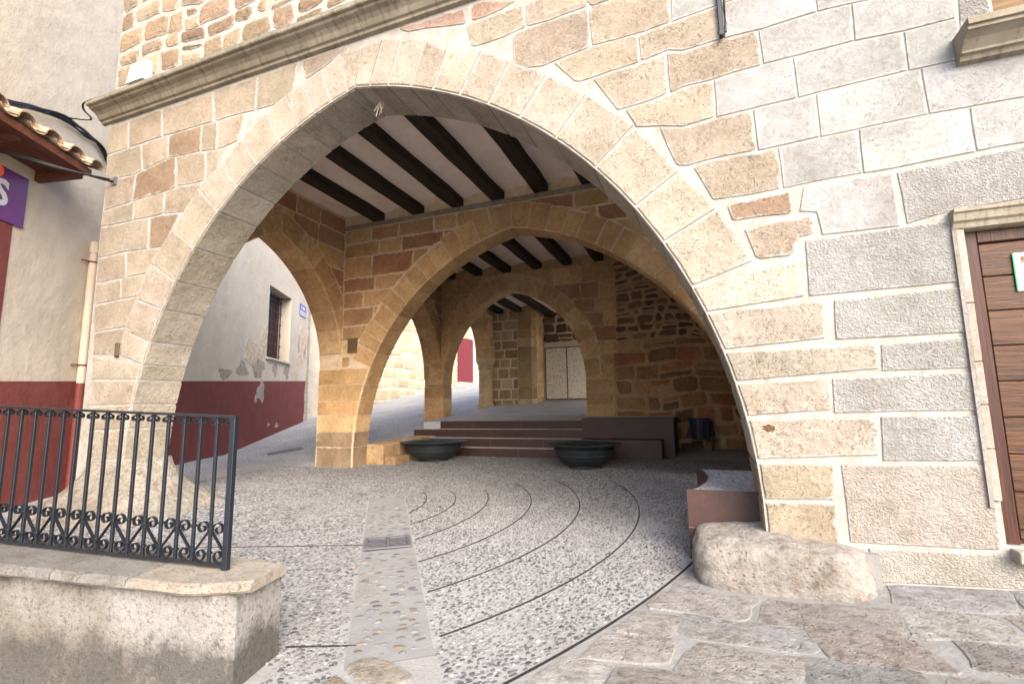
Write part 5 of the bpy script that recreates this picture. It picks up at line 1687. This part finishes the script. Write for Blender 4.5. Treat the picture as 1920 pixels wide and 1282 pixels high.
for k in range(6):
    a_ = ds0 - .18 + k * 0.31
    MB().add([HF(a, z, d) for d in (-0.075, -0.05) for a, z in ((a_, 3.28), (a_ + .29, 3.28), (a_ + .29, 6.27), (a_, 6.27))], [(0, 1, 2, 3), (0, 3, 7, 4), (1, 5, 6, 2), (3, 2, 6, 7), (0, 4, 5, 1)]).build('plank', 'red_door', dr)
MB().add([HF(a, z, d) for d in (-0.35, 0.0) for a, z in ((ds0 - .5, 2.8), (ds0 + 2.0, 2.8), (ds0 + 2.0, 3.24), (ds0 - .5, 3.24))], [(0, 1, 2, 3), (5, 4, 7, 6), (0, 3, 7, 4), (1, 5, 6, 2), (3, 2, 6, 7), (0, 4, 5, 1)]).build('doorstep', 'far_wall', SH)

FH = thing('pale_house', 'pale far house with a dark stone footing glimpsed past the plaster house corner', 'building', (-19, 22, 1.2))
fa, fb_ = Vector((-24.0, 17.5)), Vector((-16.9, 19.2))
FU = (fb_ - fa).normalized(); FN_ = Vector((FU.y, -FU.x))
FF = frame_line(fa, FU, FN_)
fl_ = (fb_ - fa).length
m = MB().add([FF(a, z, d) for d in (0.0, 0.6) for a, z in ((0, 0.3), (fl_, 0.3), (fl_, 10.0), (0, 10.0))], [(0, 1, 2, 3), (5, 4, 7, 6), (0, 3, 7, 4), (1, 5, 6, 2), (3, 2, 6, 7)])
fhw = m.build('wall', 'far_wall', FH)
rubble(FF, fl_ - 5.0, fl_, 0.6, 2.3, (0.3, 0.45), (0.35, 0.7), 'rubble', [(0.2, 0.17, 0.13), (0.26, 0.22, 0.17)], FH, random.Random(131), bulge=0.03, name='footing_stone')
wt = thing('weed_tuft', 'small green weed growing at the footing of the far pale house', 'weed', (-16.6, 17.9, 1.2))
rw_ = random.Random(5)
for k in range(26):
    a = rw_.uniform(0, 6.28); l = rw_.uniform(0.2, 0.5)
    x0_, y0_, z0_ = -16.75 + rw_.uniform(-.2, .2), 18.6 + rw_.uniform(-.15, .05), 1.15 + rw_.uniform(0, .35)
    tip = (x0_ + math.cos(a) * l * .6, y0_ + math.sin(a) * l * .6 - .1, z0_ + l * .7)
    wv = Vector((-math.sin(a), math.cos(a), 0)) * 0.05
    mid = tuple((p + q) / 2 for p, q in zip((x0_, y0_, z0_ + .12), tip))
    MB().add([(x0_, y0_, z0_), (mid[0] + wv.x, mid[1] + wv.y, mid[2]), tip, (mid[0] - wv.x, mid[1] - wv.y, mid[2])], [(0, 1, 2, 3)]).build('leaf', 'leaf', wt)

# ------------------------------------------------------------------ parapet and railing in the left foreground
PR = Vector((-2.325, 2.01)); PL_ = Vector((-3.80, 1.70))
PU = (PL_ - PR).normalized()           # runs to the left
PN = Vector((PU.y, -PU.x))             # towards the back
if PN.y < 0: PN = -PN
def par(a, b, z):                      # a: to the left, b: to the back
    p = PR + PU * a + PN * b
    return (p.x, p.y, z)
SL = 0.047                             # it climbs to the left
PA = thing('parapet_wall', 'stained rendered parapet wall with a stone coping under the iron railing', 'wall', par(1.0, 0.2, 0.0))
NP = 24
rings = []
for k in range(NP + 1):
    a = 4.5 * k / NP
    zt_ = 0.495 + SL * a
    rings.append([par(a, 0.0, -0.35), par(a, 0.375, -0.35), par(a, 0.375, zt_), par(a, 0.0, zt_)])
body = MB().loft(rings, True, True).build('body', 'parapet', PA)
ca = -0.03
rcp = random.Random(14)
first = True
for a1 in (0.62, 1.10, 1.62, 2.1, 2.6, 3.15, 3.8, 4.5):
    nk = 6
    rr = []
    for k in range(nk + 1):
        a = ca + (a1 - 0.006 - ca) * k / nk
        z0_ = 0.497 + SL * a
        w0, w1 = -0.065, 0.43
        if first:                       # rounded end
            q = 1 - k / nk
            w0 += 0.16 * max(0, q - 0.5) ** 1.5 * 2.2
            w1 -= 0.10 * max(0, q - 0.6) ** 1.5 * 2.0
        j = [rcp.uniform(-.005, .005) for _ in range(8)]
        rr.append([par(a, w0 + .012 + j[0], z0_), par(a, w1 - .012, z0_), par(a, w1 + j[1], z0_ + .012), par(a, w1 - .004 + j[2], z0_ + .042), par(a, w1 - .03, z0_ + .056), par(a, w0 + .03, z0_ + .056 + j[3] * .4), par(a, w0 + .006 + j[4], z0_ + .044), par(a, w0 + j[5], z0_ + .014)])
    MB().loft(rr, True, True).build('coping_stone', 'coping', PA, tone((0.165, 0.16, 0.15) if not first else (0.264, 0.240, 0.208), rcp, .08), False)
    first = False
    ca = a1

# wrought iron railing
RL = thing('iron_railing', 'black wrought iron railing with scrolls on top of the rendered parapet', 'railing', (-2.59, 2.15, 0.555))
R0 = Vector((-2.59, 2.15)); R1 = Vector((-4.22, 1.87))
RU = (R1 - R0).normalized(); RN = Vector((RU.y, -RU.x))
rang = math.atan2(RU.y, RU.x)
def rail_obj(name, mb, mat='iron'):
    return mb
RLEN, RSP = 3.6, 0.1145
Mrot = Matrix.Translation((R0.x, R0.y, 0.575)) @ Matrix.Rotation(rang, 4, 'Z')
def put(me_name, mesh, a, extra=None):
    o = bpy.data.objects.new(me_name, mesh)
    COL.objects.link(o)
    o.parent = RL
    o.matrix_parent_inverse = Matrix.Translation((2.59, -2.15, -0.555))
    mtx = Mrot @ Matrix.Translation((a, 0, SL * a))
    if extra is not None: mtx = mtx @ extra
    o.matrix_world = mtx
    o.matrix_basis = mtx
    return o
def mesh_of(mb, name, mat='iron', smooth=False):
    me = bpy.data.meshes.new(name)
    me.from_pydata(mb.v, [], mb.f)
    if smooth: me.polygons.foreach_set('use_smooth', [True] * len(me.polygons))
    me.materials.append(M[mat])
    return me
RH = 0.855
def sbar(x0, x1, y0, y1, z0, z1):      # bar running along the rail, following its climb
    return MB().add([(x, y, z + SL * x) for x in (x0, x1) for y, z in ((y0, z0), (y1, z0), (y1, z1), (y0, z1))], [(0, 1, 5, 4), (1, 2, 6, 5), (2, 3, 7, 6), (3, 0, 4, 7), (0, 3, 2, 1), (4, 5, 6, 7)])
put('handrail', mesh_of(sbar(-0.012, RLEN, -0.022, 0.022, RH - 0.014, RH), 'handrail'), 0)
put('bottom_rail', mesh_of(sbar(-0.012, RLEN, -0.015, 0.015, 0.004, 0.018), 'bottom_rail'), 0)
put('post', mesh_of(MB().box((-0.017, -0.017, -0.03), (0.017, 0.017, RH - 0.005), 0.002).box((-0.04, -0.03, -0.035), (0.04, 0.03, -0.022)), 'post'), 0)
bal = mesh_of(MB().box((-0.0085, -0.0085, 0.014), (0.0085, 0.0085, RH - 0.010), 0.0015), 'baluster')
collar = mesh_of(MB().box((-0.015, -0.014, -0.007), (0.015, 0.014, 0.007), 0.003), 'collar')
def flat_sweep(path, th=0.0022, wd=0.010):
    v, f = [], []
    for i, p in enumerate(path):
        a, b = path[max(0, i - 1)], path[min(len(path) - 1, i + 1)]
        dx, dz = b[0] - a[0], b[1] - a[1]
        l = math.hypot(dx, dz) or 1e-6
        nx, nz = -dz / l * th, dx / l * th
        for s, y in ((-1, -wd), (1, -wd), (1, wd), (-1, wd)):
            v.append((p[0] + s * nx, y, p[1] + s * nz))
        if i:
            o = 4 * i
            for k in range(4):
                j = (k + 1) % 4
                f.append((o - 4 + k, o - 4 + j, o + j, o + k))
    f += [(0, 1, 2, 3), tuple(len(v) - 4 + k for k in (3, 2, 1, 0))]
    return MB().add(v, f)
def spiral(cx, cz, r0_, r1_, a0, a1, n=26):
    return [(cx + (r0_ + (r1_ - r0_) * k / n) * math.cos(a0 + (a1 - a0) * k / n), cz + (r0_ + (r1_ - r0_) * k / n) * math.sin(a0 + (a1 - a0) * k / n)) for k in range(n + 1)]
c = RSP
# long S: upper curl beside the left baluster, diagonal, lower curl beside the right one
pa = spiral(c * 0.46, 0.208, 0.010, 0.040, math.radians(-270), math.radians(180), 30)
pb_ = spiral(c * 0.54, 0.062, 0.042, 0.010, math.radians(0), math.radians(-450), 30)
path = pa + [(0.0115, 0.192), (0.03, 0.168), (c - 0.03, 0.098), (c - 0.0115, 0.078)] + pb_
S_A = mesh_of(flat_sweep(path), 'scroll')
S_B = mesh_of(flat_sweep([(c - x, z) for x, z in path]), 'scroll')
tp = spiral(0.026, RH - 0.045, 0.004, 0.019, math.radians(-200), math.radians(100), 20)
tp += [(0.0115, RH - 0.020)]
S_T = mesh_of(flat_sweep(tp, 0.0018, 0.008), 'scroll')
S_U = mesh_of(flat_sweep([(-x, z) for x, z in tp], 0.0018, 0.008), 'scroll')
nb = int(RLEN / RSP)
for k in range(nb):
    a = RSP * (k + 1)
    put('baluster', bal, a)
    for z in (0.200, 0.070): put('collar', collar, a, Matrix.Translation((0, 0, z + (0.012 if k % 2 else 0))))
    put('collar', collar, a, Matrix.Translation((0, 0, RH - 0.045)))
    put('scroll', S_A if k % 2 else S_B, RSP * k)
    put('scroll', S_T, a); put('scroll', S_U, a)
put('scroll', S_T, 0.012)

# steel cover in the lane beside the burgundy wall
lc = MB().box((-0.42, -0.22, 0.0), (0.42, 0.22, 0.015))
for k in range(7): lc.box((-0.36 + k * 0.105, -0.17, 0.015), (-0.30 + k * 0.105, 0.17, 0.022))
lc.xf(lambda x, y, z: (-10.6 + x * 0.6 - y * 0.8, 10.4 + x * 0.8 + y * 0.6, ground_z(-10.6 + x * 0.6 - y * 0.8, 10.4 + x * 0.8 + y * 0.6) + 0.004 + z))
tag(lc.build('lane_grating', 'zinc'), 'dark metal grating in the sloping lane beside the burgundy wall', 'grating')
